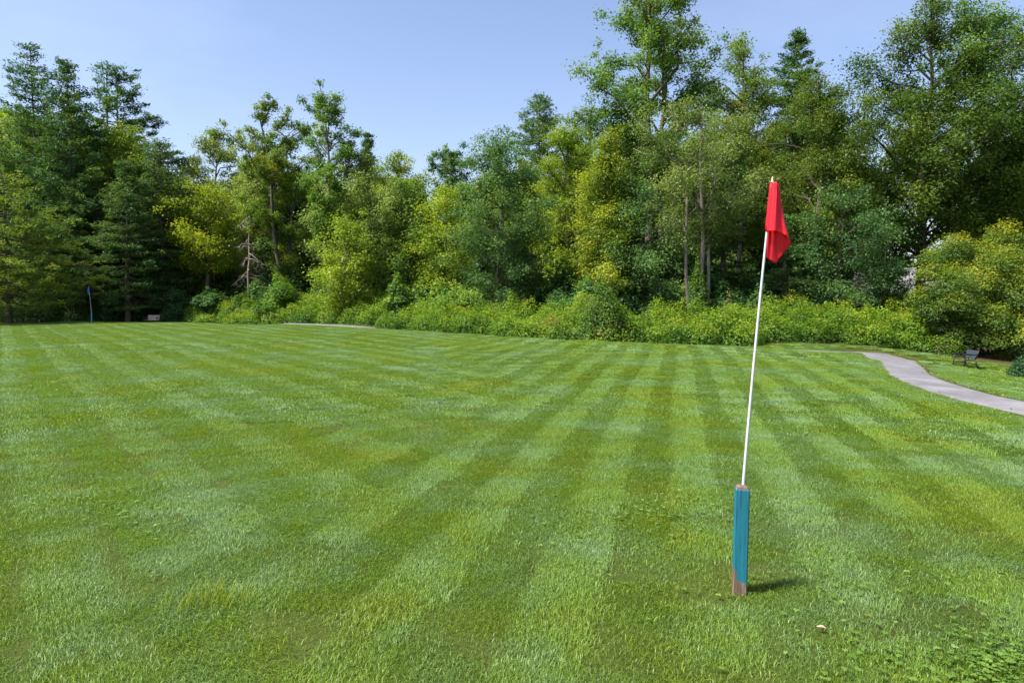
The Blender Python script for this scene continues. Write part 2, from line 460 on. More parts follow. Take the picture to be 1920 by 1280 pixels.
for i in range(len(PL)):
    for k in range(K):
        f = k / (K - 1)
        p = PL[i] + (PR[i] - PL[i]) * f
        z = tz(p[0], p[1]) + .018 + .012 * (1 - (2 * f - 1) ** 2)
        if k in (0, K - 1): z -= .03
        pv.append((p[0], p[1], z))
for i in range(len(PL) - 1):
    for k in range(K - 1):
        a = i * K + k; pf.append((a, a + 1, a + K + 1, a + K))
pm = bpy.data.meshes.new('path'); pm.from_pydata(pv, [], pf)
pm.polygons.foreach_set('use_smooth', [True] * len(pm.polygons))
m, nt, N, L, out = new_mat('path_asphalt')
geo = N.new('ShaderNodeNewGeometry')
n1 = noise(N, L, .7, geo.outputs['Position'], 6, .62); n2 = noise(N, L, 90, geo.outputs['Position'], 2, .6); n3 = noise(N, L, 3.5, geo.outputs['Position'], 5, .7)
r1 = ramp(N, [(.3, (.115, .108, .116)), (.52, (.165, .157, .168)), (.72, (.24, .230, .245))]); L.new(n1.outputs['Fac'], r1.inputs['Fac'])
r2 = ramp(N, [(.3, (.72, .72, .72)), (.7, (1.2, 1.2, 1.2))]); L.new(n2.outputs['Fac'], r2.inputs['Fac'])
c = mixc(N, L, 1.0, r1.outputs['Color'], r2.outputs['Color'], 'MULTIPLY')
r3 = ramp(N, [(.40, (.8, .78, .76)), (.56, (1, 1, 1))]); L.new(n3.outputs['Fac'], r3.inputs['Fac'])
c = mixc(N, L, .8, c, r3.outputs['Color'], 'MULTIPLY')
b = N.new('ShaderNodeBsdfPrincipled'); b.inputs['Roughness'].default_value = .85
L.new(c, b.inputs['Base Color'])
bp = N.new('ShaderNodeBump'); bp.inputs['Strength'].default_value = .4; bp.inputs['Distance'].default_value = .006
L.new(n2.outputs['Fac'], bp.inputs['Height']); L.new(bp.outputs['Normal'], b.inputs['Normal'])
L.new(b.outputs[0], out.inputs['Surface']); pm.materials.append(m)
tag(add_obj('path', pm), kind='structure')

def near_path(x, y, margin=.0):
    """True where a point lies on the path strip"""
    x = np.atleast_1d(x); y = np.atleast_1d(y)
    C = (PL + PR) / 2; Wd = np.linalg.norm(PR - PL, axis=1) / 2
    d = np.hypot(x[:, None] - C[None, :, 0], y[:, None] - C[None, :, 1])
    j = d.argmin(1)
    # distance across the strip at its nearest station
    j2 = np.clip(j, 0, len(C) - 2); tv = unit(C[j2 + 1] - C[j2]); nv = np.stack([-tv[:, 1], tv[:, 0]], 1)
    dx = np.stack([x, y], 1) - C[j]
    across = np.abs((dx * nv).sum(1)); along = np.abs((dx * tv).sum(1))
    wdir = unit(PR[j] - PL[j]); half = np.abs(((PR[j] - PL[j]) / 2 * nv).sum(1))
    return (across < half + margin) & (along < 2.5)

# ------------------------------------------------------------------ grass
m, nt, N, L, out = new_mat('grass_blades')
geo = N.new('ShaderNodeNewGeometry'); ta = N.new('ShaderNodeAttribute'); ta.attribute_name = 'tint'
n1 = noise(N, L, .55, geo.outputs['Position'], 5, .62)      # sorts of grass in drifts
n2 = noise(N, L, 2.6, geo.outputs['Position'], 4, .6)
r1 = ramp(N, [(.36, (.155, .228, .016)), (.47, (.134, .230, .026)), (.57, (.146, .250, .066)), (.69, (.170, .276, .118))])
ad = N.new('ShaderNodeMath'); ad.operation = 'MULTIPLY_ADD'; ad.inputs[1].default_value = .35
L.new(n2.outputs['Fac'], ad.inputs[0]); 
sb = N.new('ShaderNodeMath'); sb.operation = 'SUBTRACT'; sb.inputs[1].default_value = .175
L.new(n1.outputs['Fac'], sb.inputs[0]); L.new(sb.outputs[0], ad.inputs[2])
L.new(ad.outputs[0], r1.inputs['Fac'])
r2 = ramp(N, [(0, (.50, .55, .50)), (.45, (1, 1, 1)), (.88, (1.35, 1.3, 1.2)), (.95, (1.9, 1.55, 1.6))]); L.new(ta.outputs['Fac'], r2.inputs['Fac'])
c = mixc(N, L, 1.0, r1.outputs['Color'], r2.outputs['Color'], 'MULTIPLY')
d = N.new('ShaderNodeBsdfDiffuse'); L.new(c, d.inputs['Color'])
t = N.new('ShaderNodeBsdfTranslucent'); L.new(mixc(N, L, 1.0, c, (1.2, 1.15, .6), 'MULTIPLY'), t.inputs['Color'])
g = N.new('ShaderNodeBsdfGlossy'); g.inputs['Roughness'].default_value = .42; g.inputs['Color'].default_value = (.9, .95, 1, 1)
m1 = N.new('ShaderNodeMixShader'); m1.inputs[0].default_value = .35
L.new(d.outputs[0], m1.inputs[1]); L.new(t.outputs[0], m1.inputs[2])
m2 = N.new('ShaderNodeMixShader'); m2.inputs[0].default_value = .02
L.new(m1.outputs[0], m2.inputs[1]); L.new(g.outputs[0], m2.inputs[2])
L.new(m2.outputs[0], out.inputs['Surface'])
GRASS = m

def grass_patch(name, seed, hx, hy_, n, hgt, wid, lean):
    """strip of blades 2*hx long and 2*hy_ wide, bent along +X"""
    rng = np.random.default_rng(seed)
    P = np.stack([hx * rng.uniform(-1, 1, n) * (1 + .12 * rng.normal(size=n)), hy_ * rng.uniform(-1, 1, n) + .018 * rng.normal(size=n), np.full(n, -.006)], 1)
    h = hgt * (.45 + .75 * rng.random(n) ** 1.3); w = wid * (.6 + .7 * rng.random(n))
    dirn = rng.normal(size=(n, 2)) * .55 + np.array([lean, 0])
    yaw = rng.random(n) * 6.2832
    bx = np.stack([np.cos(yaw), np.sin(yaw), np.zeros(n)], 1) * w[:, None] / 2
    d3 = np.concatenate([dirn, np.zeros((n, 1))], 1)
    mid = P + d3 * (h * .30)[:, None] + np.array([0, 0, 1.]) * (h * .58)[:, None]
    tip = P + d3 * (h * .95)[:, None] + np.array([0, 0, 1.]) * (h * np.clip(1 - .32 * np.linalg.norm(dirn, axis=1), .35, 1))[:, None]
    V = np.stack([P - bx, P + bx, mid + bx * .8, mid - bx * .8, tip], 1)      # 5 verts: a quad and a triangle
    me = bpy.data.meshes.new(name)
    me.vertices.add(5 * n); me.vertices.foreach_set('co', V.reshape(-1).astype(np.float32))
    base = (np.arange(n) * 5)[:, None]
    lo = np.concatenate([base + 0, base + 1, base + 2, base + 3, base + 3, base + 2, base + 4], 1).reshape(-1)
    me.loops.add(7 * n); me.loops.foreach_set('vertex_index', lo.astype(np.int32))
    ls = np.stack([np.arange(n) * 7, np.arange(n) * 7 + 4], 1).reshape(-1)
    me.polygons.add(2 * n); me.polygons.foreach_set('loop_start', ls.astype(np.int32))
    tnt = np.repeat(np.clip(.45 + .17 * rng.normal(size=n), 0, .9), 2)
    dry = np.repeat(rng.random(n) < .045, 2); tnt[dry] = 1.0
    atr = me.attributes.new('tint', 'FLOAT', 'FACE'); atr.data.foreach_set('value', tnt.astype(np.float32))
    me.update(calc_edges=True); me.materials.append(GRASS)
    TRI[0] += 3 * n
    return bpy.data.objects.new(name, me)
STR1 = math.radians(13.5); STR2 = math.radians(-37)     # the two mowing directions, from +Y clockwise
SW = .47                                                # width of one mown strip
def lattice(ang, step, rng, SW=SW):
    """strip centres along one mowing direction: x, y, heading of the laid grass"""
    u = np.array([math.sin(ang), math.cos(ang)]); v = np.array([math.cos(ang), -math.sin(ang)])
    a, k = np.meshgrid(np.arange(-60, 90, step), np.arange(-150, 150))
    a = a.ravel() + rng.uniform(-.5, .5, a.size) * step; k = k.ravel()
    c = (k + .5) * SW + .05 * np.sin(a * .23 + ang * 9) + .015 * rng.normal(size=len(a))
    X = a * u[0] + c * v[0]; Y = a * u[1] + c * v[1]
    head = math.atan2(u[1], u[0]) + np.where(k % 2 == 0, 0, math.pi)
    return X, Y, head
def scatter(name, sources, step, dmin, dmax, seed, scl=1.0, half=math.radians(41), label='', keep_path=.05, only_path=None):
    rng = np.random.default_rng(seed)
    if only_path:
        X, Y = np.meshgrid(np.arange(4, 34, step), np.arange(4, 40, step)); X = X.ravel() + rng.uniform(-.5, .5, X.size) * step; Y = Y.ravel() + rng.uniform(-.5, .5, Y.size) * step
        rot = rng.random(len(X)) * 6.28
    else:
        X1, Y1, R1 = lattice(STR1, step, rng); X2, Y2, R2 = lattice(STR2, step * .8, rng, .58)
        p1 = lambda x, y: sstep(-3.5, -.5, x + .03 * y + .8 * np.sin(.31 * y + .2 * x) - 1.0)
        k1 = rng.random(len(X1)) < p1(X1, Y1) + .06; k2 = rng.random(len(X2)) < 1.06 - p1(X2, Y2)
        # worn drifts where the stripes fade out
        fade = lambda x, y: .88 + .30 * np.sin(.83 * x + .5 * np.sin(.6 * y)) * np.sin(.71 * y + .8 * np.sin(.5 * x) + 1.0)
        k1 &= rng.random(len(X1)) < fade(X1, Y1); k2 &= rng.random(len(X2)) < fade(X2, Y2)
        g = math.sqrt(step * SW) * .95
        X3, Y3 = np.meshgrid(np.arange(-60, 60, g), np.arange(-1, 72, g)); X3 = X3.ravel() + rng.uniform(-.5, .5, X3.size) * g; Y3 = Y3.ravel() + rng.uniform(-.5, .5, Y3.size) * g
        R3 = rng.random(len(X3)) * 6.28
        X = np.concatenate([X1[k1], X2[k2], X3]); Y = np.concatenate([Y1[k1], Y2[k2], Y3])
        lay = np.concatenate([np.zeros(k1.sum() + k2.sum(), bool), np.ones(len(X3), bool)])
        rot = np.concatenate([R1[k1] + rng.normal(size=k1.sum()) * .06, R2[k2] + rng.normal(size=k2.sum()) * .06, R3])
    dist = np.hypot(X, Y)
    ok = (dist >= dmin) & (dist < dmax) & (np.abs(X) < np.tan(half) * np.maximum(Y, 0) + 2.2) & (Y < hedge_y(X) - .3) & (Y > -1)
    X = X[ok]; Y = Y[ok]; rot = rot[ok]
    lay = np.ones(len(X), bool) if only_path else lay[ok]
    if only_path:
        nb = near_path(X, Y, only_path); X = X[nb]; Y = Y[nb]; rot = rot[nb]; lay = lay[nb]
    onp = near_path(X, Y, keep_path); X = X[~onp]; Y = Y[~onp]; rot = rot[~onp]; lay = lay[~onp]
    Z = terrain(X, Y)
    me = bpy.data.meshes.new(name); me.from_pydata(np.stack([X, Y, Z], 1).tolist(), [], [])
    for nm, val, ty in (('rot', rot, 'FLOAT'), ('scl', scl * (.85 + .3 * rng.random(len(X))), 'FLOAT'), ('idx', np.where(lay, rng.integers(0, len(sources) // 2, len(X)), rng.integers(len(sources) // 2, len(sources), len(X))), 'INT')):
        a_ = me.attributes.new(nm, ty, 'POINT'); a_.data.foreach_set('value', val.astype(np.float32 if ty == 'FLOAT' else np.int32))
    o = add_obj(name, me)
    ng = bpy.data.node_groups.new(name + '_nodes', 'GeometryNodeTree')
    ng.interface.new_socket('Geometry', in_out='INPUT', socket_type='NodeSocketGeometry')
    ng.interface.new_socket('Geometry', in_out='OUTPUT', socket_type='NodeSocketGeometry')
    gn, gl = ng.nodes, ng.links
    gi = gn.new('NodeGroupInput'); go = gn.new('NodeGroupOutput')
    ip = gn.new('GeometryNodeInstanceOnPoints'); jn = gn.new('GeometryNodeJoinGeometry')
    for s in reversed(sources):
        ob = gn.new('GeometryNodeObjectInfo'); ob.inputs['Object'].default_value = s; ob.inputs['As Instance'].default_value = True
        gl.new(ob.outputs['Geometry'], jn.inputs['Geometry'])
    def named(nm, ty):
        a_ = gn.new('GeometryNodeInputNamedAttribute'); a_.data_type = ty; a_.inputs['Name'].default_value = nm
        return a_.outputs['Attribute']
    cx = gn.new('ShaderNodeCombineXYZ'); gl.new(named('rot', 'FLOAT'), cx.inputs['Z'])
    er = gn.new('FunctionNodeEulerToRotation'); gl.new(cx.outputs[0], er.inputs[0])
    gl.new(gi.outputs[0], ip.inputs['Points']); gl.new(jn.outputs[0], ip.inputs['Instance'])
    ip.inputs['Pick Instance'].default_value = True
    gl.new(named('idx', 'INT'), ip.inputs['Instance Index']); gl.new(er.outputs[0], ip.inputs['Rotation'])
    cs = gn.new('ShaderNodeCombineXYZ')
    for k in range(3): gl.new(named('scl', 'FLOAT'), cs.inputs[k])
    gl.new(cs.outputs[0], ip.inputs['Scale']); gl.new(ip.outputs[0], go.inputs[0])
    md = o.modifiers.new('scatter', 'NODES'); md.node_group = ng
    me.materials.append(GRASS)
    tag(o, label, 'grass', kind='stuff')
    return len(X)
# first half of each list stands upright for the base layer, second half is laid over by the mower
near_src = [grass_patch('blade_patch', 40 + k, .40, .30, 1900, .040, .0033, 0) for k in range(4)] + [grass_patch('blade_patch', 50 + k, .38, .235, 2600, .043, .0033, 1.0) for k in range(4)]
mid_src = [grass_patch('blade_patch_mid', 60 + k, .48, .40, 1450, .048, .0068, 0) for k in range(3)] + [grass_patch('blade_patch_mid', 66 + k, .55, .235, 2000, .049, .0068, 1.05) for k in range(3)]
far_src = [grass_patch('blade_patch_far', 80 + k, .60, .50, 1150, .050, .0115, 0) for k in range(3)] + [grass_patch('blade_patch_far', 86 + k, .80, .235, 1600, .051, .0115, 1.1) for k in range(3)]
edge_src = [grass_patch('blade_patch_edge', 90 + k, .11, .10, 230, .050, .006, .2) for k in range(4)]
cnts = [scatter('lawn_grass', near_src, .48, 2.0, 11.5, 1, label='short mown lawn grass close by around the teal post'),
        scatter('lawn_grass', mid_src, .74, 11.2, 26, 2, label='mown lawn grass across the middle of the field', keep_path=.60),
        scatter('lawn_grass', far_src, 1.15, 25.6, 64, 3, label='mown lawn grass at the far end of the field', keep_path=.85),
        scatter('verge_grass', edge_src, .125, 9, 36, 4, label='grass fringing the edges of the asphalt path', keep_path=.07, only_path=1.0)]
print('grass patches', cnts)

# ------------------------------------------------------------------ hedge of vines
def mound_leaves(rng, mounds, n, L, tvar=.15, tmean=.46, toplit=.25, shell=.18):
    """leaf quads over half-ellipsoid mounds (x, y, z0, rx, ry, rz)"""
    M = np.array(mounds); area = (M[:, 3] + M[:, 4]) * M[:, 5]
    cnt = rng.multinomial(n, area / area.sum()); idx = np.repeat(np.arange(len(M)), cnt); n = len(idx)
    d = unit(rng.normal(size=(n, 3))); d[:, 2] = np.abs(d[:, 2]) * 1.0
    ph = M[idx, 0] * 3.1
    rad = 1 - shell * rng.random(n) ** 1.5 * 2 + .07 * np.sin(d[:, 0] * 7 + ph) * np.sin(d[:, 1] * 6 + ph * 2) + .08 * np.sin(d[:, 2] * 9 + d[:, 0] * 5 + ph) + .03 * rng.normal(size=n)
    P = np.stack([M[idx, 0] + d[:, 0] * rad * M[idx, 3], M[idx, 1] + d[:, 1] * rad * M[idx, 4], M[idx, 2] + d[:, 2] * rad * M[idx, 5]], 1)
    spray = rng.random(n) < .05
    P[spray, 2] += rng.random(spray.sum()) * .22
    Nm = unit(.7 * d + np.array([0, 0, .55]) + .5 * rng.normal(size=(n, 3)))
    Dr = unit(rng.normal(size=(n, 3)) + d * .5 + np.array([0, 0, -.3]))
    mt = tmean + tvar * rng.normal(size=len(M))
    tint = mt[idx] + .10 * rng.normal(size=n) + toplit * (d[:, 2] - .45) + .12 * np.sin(P[:, 0] * 2.3) * np.sin(P[:, 1] * 2.0 + P[:, 2] * 3)  # leaf tint lighter toward mound tops: light from above painted in
    keep = (P[:, 2] > M[idx, 2] + .02)
    return leaf_tris(rng, P[keep], Nm[keep], Dr[keep], (L * (.65 + .7 * rng.random(n)))[keep], .85), tint[keep]

rng = np.random.default_rng(11)
mounds = []; x = -27.0
while x < 22.5:
    hy = float(hedge_y(x))
    for row in range(3):
        yy = hy + .75 + row * 1.15 + rng.normal() * .25; xx = x + rng.normal() * .4
        hh = [1.25, 1.9, 2.25][row] * (.74 + .46 * rng.random())
        mounds.append((xx, yy, tz(xx, yy) - .05, .85 + .85 * rng.random(), .75 + .45 * rng.random(), hh))
    x += .86
hroot = empty('hedge', (0, float(hedge_y(0)) + 1.5, tz(0, float(hedge_y(0)) + 1.5)))
tag(hroot, 'long low tangled hedge of bright yellow-green vines along the far edge of the lawn', 'hedge')
V, ti = mound_leaves(rng, mounds, 330000, .092, tvar=.11, tmean=.42, toplit=.50)  # sunlit hedge top put into the leaf tint, along with new growth
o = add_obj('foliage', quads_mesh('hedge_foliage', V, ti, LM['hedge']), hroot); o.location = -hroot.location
T = Tubes()
for k in range(260):
    mo = mounds[rng.integers(len(mounds))]
    p0 = np.array([mo[0] + rng.normal() * .4, mo[1] + rng.normal() * .3, mo[2]]); p0[2] = tz(p0[0], p0[1]) - .05
    p1 = p0 + np.array([rng.normal() * .4, rng.normal() * .25, mo[5] * (.6 + .3 * rng.random())])
    T.add(curve_pts(p0, p1, 0, 4, rng, .06), [.022, .018, .014, .008], 5)
o = tag(add_obj('stems', T.mesh('hedge_stems', BARKD), hroot), kind='stuff'); o.location = -hroot.location

# ------------------------------------------------------------------ trees seen one by one
def px_tree(px, d, ytop, wpx):
    top = at_depth(px, ytop, d); x, y = top[0], top[1]; z = tz(x, y)
    return x, y, z, top[2] - z, wpx * d / F0 / 2
# kind, px, depth, top, crown-base row, width px, material, shape, label, options
TREES = [
 # left pines
 ('pine', 58, 63, 88, 500, 310, 'pine', 'pine', 'tall broad pine at the left edge, highest of the left pines', dict(seed=1)),
 ('pine', 126, 60, 118, 540, 290, 'pine', 'pine', 'dense dark pine just right of the tallest left pine', dict(seed=2)),
 ('pine', 200, 66, 112, 440, 240, 'pine', 'pine', 'open pine with long bare-tipped boughs reaching right against the sky', dict(seed=3, side=(0, .55), openness=.3, stems=2)),
 ('hem', 235, 57, 300, 575, 190, 'hem', 'cone', 'dark drooping hemlock behind the blue flag', dict(seed=4)),
 ('hem', 150, 58, 330, 580, 190, 'hem', 'cone', 'shaded hemlock with low boughs left of the blue flag', dict(seed=5)),
 ('hem', 300, 60, 262, 560, 130, 'hem', 'col', 'narrow evergreen closing the right end of the left pine group', dict(seed=6)),
 ('hem', 8, 51, 322, 590, 280, 'olive', 'egg', 'low spreading dark olive tree at the far left edge in front of the pines', dict(seed=7, openness=.02)),
 ('tree', 236, 62, 232, 480, 120, 'goldtip', 'oval', 'yellowing leafy tree rising between the left pines', dict(seed=8)),
 ('tree', 330, 66, 318, 560, 100, 'mid', 'col', 'slim green tree beside the lowest dip in the treeline', dict(seed=9)),
 # left-centre
 ('tree', 405, 74, 246, 470, 150, 'sage', 'oval', 'airy pale green tree with a rounded top left of the two tall slim trees', dict(seed=10, gap=.2)),
 ('tree', 383, 60, 345, 500, 130, 'gold', 'oval', 'golden yellow maple, the yellowest tree on the left', dict(seed=11)),
 ('tree', 475, 64, 300, 560, 110, 'sage', 'oval', 'greyish pale tree between the golden maple and the leaning tall tree', dict(seed=12)),
 ('tree', 533, 58, 186, 520, 150, 'olive', 'top', 'tall loose-crowned tree with a slightly leaning grey trunk, left one of two', dict(seed=13, lean=(-1.0, 0), gap=.22, rc=.55, top_pts=3, stems=2)),
 ('tree', 612, 52, 170, 475, 100, 'mid', 'top', 'tall slim tree with a long bare trunk and narrow crown above the hedge', dict(seed=14, gap=.2, trunk_r=.17, rc=.5)),
 ('pine', 690, 78, 250, 420, 62, 'pine', 'cone', 'small dark conifer tip peeking over the centre-left trees', dict(seed=15)),
 ('tree', 690, 53, 292, 545, 165, 'sage', 'oval', 'broad pale sage tree with grey limbs right of the slim bare trunk', dict(seed=16, tmean=.5)),
 ('tree', 645, 49, 415, 568, 100, 'ygreen', 'oval', 'small bright yellow-green tree low beside the slim bare trunk', dict(seed=17)),
 ('tree', 768, 52, 338, 570, 145, 'mid', 'oval', 'dense deep green tree with a sunlit yellow top in the centre-left', dict(seed=18, gold_lit_tips=.8, tmean=.36)),  # the sunlit top is painted into the leaf tint
 ('tree', 742, 68, 285, 450, 120, 'ygreen', 'oval', 'light yellow-green tree behind the dense centre-left tree', dict(seed=19)),
 ('tree', 846, 72, 264, 430, 80, 'dark', 'top', 'thin airy tree standing alone above the lowest centre canopy', dict(seed=20, gap=.3, rc=.5)),
 ('tree', 834, 50, 356, 560, 95, 'ygreen', 'oval', 'yellow-lit young tree left of the big dark oak', dict(seed=21, tmean=.58)),
 ('tree', 938, 47, 250, 575, 165, 'dark', 'oval', 'big dark green oak with blunt top in the centre', dict(seed=22, tmean=.44)),
 ('pine', 1012, 70, 183, 450, 105, 'dark', 'col', 'dark pointed tree standing up behind the centre', dict(seed=23)),
 ('tree', 1062, 56, 235, 520, 130, 'ygreen', 'oval', 'tall light green tree with yellow leaves left of the gold-tipped tree', dict(seed=24, tmean=.40)),
 ('tree', 1140, 44, 250, 540, 135, 'goldtip', 'cone', 'cone-shaped tree with golden tips in front of the giant tree', dict(seed=25, gold_lit_tips=.9, tmean=.42)),
 ('tree', 1110, 68, 190, 430, 120, 'mid', 'oval', 'green tree filling the gap left of the giant tree', dict(seed=26)),
 # right-centre
 ('tree', 1232, 54, -60, 330, 235, 'mid', 'oval', 'giant open-crowned tree with twin pale trunks, tallest in the middle', dict(seed=127, stems=2, gap=.08, trunk_r=.38, rc=.75, tmean=.42)),
 ('tree', 1392, 60, 74, 330, 125, 'olive', 'col', 'olive tree with knobbly branches between the giant tree and the dark conifer', dict(seed=28, gap=.15)),
 ('pine', 1494, 66, 58, 330, 190, 'pine', 'cone', 'dark blue-green conifer tip standing above the right treeline', dict(seed=29)),
 ('tree', 1312, 43, 188, 440, 190, 'sage', 'oval', 'grey-green tree with forked pale trunks left of the red flag', dict(seed=30, stems=3, trunk_r=.15, bark='p', tmean=.36)),
 ('tree', 1200, 44, 340, 575, 140, 'dark', 'oval', 'dark bluish tree right of the gold-tipped tree', dict(seed=31, tmean=.40)),
 ('hem', 1357, 46, 250, 570, 150, 'under', 'col', 'straight brown-trunked tree with flat layered boughs behind the red flag', dict(seed=32, openness=.35)),
 ('tree', 1540, 46, 146, 520, 245, 'olive', 'egg', 'huge dense olive-topped maple right of the red flag', dict(seed=33, tmean=.42, trunk_r=.3)),
 ('tree', 1580, 42, 345, 575, 165, 'dark', 'oval', 'dark bluish lower tree in front of the huge maple', dict(seed=34, tmean=.42)),
 ('hem', 1475, 43, 400, 580, 150, 'under', 'cone', 'shaded layered young tree beside the flag cloth', dict(seed=35)),
 ('tree', 1735, 47, -12, 440, 300, 'olive', 'egg', 'tall oak with dark leaning trunk and wide crown in the upper right', dict(seed=36, lean=(.6, 0), gap=.06, trunk_r=.34, bark='d', tmean=.30, rc=.84)),
 ('tree', 1850, 48, 5, 400, 270, 'mid', 'egg', 'forked tree at the right edge above the yellow mound', dict(seed=37, stems=2, gap=.06, trunk_r=.26, bark='d', tmean=.32, rc=.84)),
 ('tree', 1975, 46, 30, 440, 230, 'olive', 'egg', 'tree cut by the right frame edge', dict(seed=38, gap=.1, bark='d', tmean=.36)),
 ('tree', 1668, 51, 350, 545, 95, 'mid', 'oval', 'thin young tree in front of the glimpsed house', dict(seed=39, gap=.35, trunk_r=.1, rc=.5)),
]
def leaf_count(Ht, hb, R, L, lai=3.2):
    A = math.pi / 4 * (2 * R) * (Ht - hb); return int(np.clip(lai * A / (.40 * L * L), 9000, 84000))
for (kind, px, d, ytop, ybase, wpx, mt, shape, label, o_) in TREES:
    x, y, z, Ht, R = px_tree(px, d, ytop, wpx)
    hb = max(.6, float(at_depth(px, ybase, d)[2]) - z)
    o_ = dict(o_); seed = o_.pop('seed'); bk = {'p': BARKP, 'd': BARKD}.get(o_.pop('bark', ''), BARK)
    if kind == 'tree':
        R *= 1.12; Lf = max(.12, .0026 * d) * (1.28 if R > 5 else 1); n = leaf_count(Ht, hb, R, Lf, 4.4)
        T, V, ti = broadleaf(seed, Ht, hb, R, shape, n=n, L=Lf, **({'trunk_r': .2} | o_))
    elif kind == 'pine':
        T, V, ti = conifer(seed, Ht, hb, R, n=int(np.clip(R * (Ht - hb) * 420, 6000, 40000)), shape=shape, L=.32, spacing=.85, per=6, tuft=.36, **o_)
    else:
        T, V, ti = conifer(seed, Ht, hb, R, n=int(np.clip(R * (Ht - hb) * 520, 6000, 32000)), shape=shape, L=.24, droop=.22, spacing=.5, per=6, **o_)
    nm = {'pine': 'pine_tree', 'hem': 'broadleaf_tree' if mt == 'olive' else 'hemlock_tree', 'tree': 'broadleaf_tree'}[kind]
    make_tree(nm, label, 'tree', T, V, ti, LM[mt], bk, (x, y, z), 0, 'trees along the edge of the wood')
print('tris after trees', TRI[0])

# dead grey tree left of centre
rng = np.random.default_rng(77); T = Tubes()
x, y, z, Ht, R = px_tree(462, 58, 385, 60)
T.add(curve_pts(np.array([0, 0, -.2]), np.array([.3, 0, Ht]), 0, 8, rng, .08), np.linspace(.14, .02, 8), 7)
B = Tubes()
for k in range(26):
    h = Ht * (.35 + .6 * rng.random()); a = rng.random() * 6.28; r_ = 1.6 * (1.1 - h / Ht) + .7
    p0 = np.array([.3 * h / Ht, 0, h]); p1 = p0 + np.array([math.cos(a) * r_, math.sin(a) * r_, -.5 * r_ + rng.normal() * .3])
    B.add(curve_pts(p0, p1, .2, 5, rng, .06), np.linspace(.035, .010, 5), 4)
    for q in range(3):
        s = .4 + .5 * rng.random(); b0 = p0 + (p1 - p0) * s
        B.add(curve_pts(b0, b0 + np.array([rng.normal() * .4, rng.normal() * .4, -.6 * rng.random()]), 0, 3), [.016, .011, .006], 4)
rt = empty('dead_tree', (x, y, z)); tag(rt, 'bare grey dead tree with drooping twigs below the golden maple', 'tree')
add_obj('trunk', T.mesh('dead_trunk', BARKP), rt); tag(add_obj('branches', B.mesh('dead_branches', BARKP), rt), kind='stuff')

# ------------------------------------------------------------------ rows of trees deeper in the wood
back = []
for k, (mt, shape, R, hb) in enumerate([('mid', 'oval', 3.6, 2.5), ('ygreen', 'oval', 3.4, 2.0), ('dark', 'egg', 3.8, 1.5), ('olive', 'oval', 3.7, 2.2), ('sage', 'col', 3.4, .8)]):
    T, V, ti = broadleaf(300 + k, 14.0, hb, R, shape, n=26000, L=.23, trunk_r=.2, rc=.8, tmean=.42)
    back.append((T.mesh('back_trunk', BARKD), quads_mesh('back_crown', V, ti, LM[mt])))
sky_x = [-200, 0, 100, 200, 280, 330, 400, 460, 530, 610, 660, 740, 800, 850, 900, 1010, 1060, 1140, 1160, 1340, 1400, 1480, 1540, 1600, 1650, 1700, 1760, 1920, 2100]
sky_y = [130, 200, 230, 260, 340, 390, 330, 350, 330, 340, 345, 350, 370, 360, 350, 310, 320, 300, 280, 270, 260, 250, 240, 300, 470, 490, 440, 200, 150]
HANDLES = sorted([(-90, 'the left frame edge')] + [(t[1], 'the ' + t[8].split(',')[0].split(' with ')[0].split(' in front')[0]) for t in TREES] + [(2060, 'the right frame edge')])
CN = ['mid green', 'yellow-green', 'dark green', 'olive', 'pale green']
rng = np.random.default_rng(21)
def short(h, n=9): return ' '.join(h.split()[:n])
for px, hd in HANDLES:
    for row, d in (('near', 69 + rng.normal() * 2), ('farther', 82 + rng.normal() * 3)):
        q = px + rng.normal() * 22
        if row == 'farther' and 1620 < q < 1790: continue
        yt = np.interp(q, sky_x, sky_y) - 35 + rng.random() * 60 + (0 if d < 76 else 15)
        top = at_depth(q, yt, d); x, y = float(top[0]), float(top[1]); z = tz(x, y); s = max(.28, (top[2] - z) / 14.0)
        kk = int(rng.integers(5)); tm, cm = back[kk]
        r = empty('woodland_tree', (x, y, z), rng.random() * 6.28); r.scale = (max(s, .85), max(s, .85), s)
        tag(r, f'{CN[kk]} tree {"farther" if row == "farther" else "close"} behind {short(hd)}', 'tree', 'trees deep in the wood')
        add_obj('trunk', tm, r); add_obj('crown', cm, r)

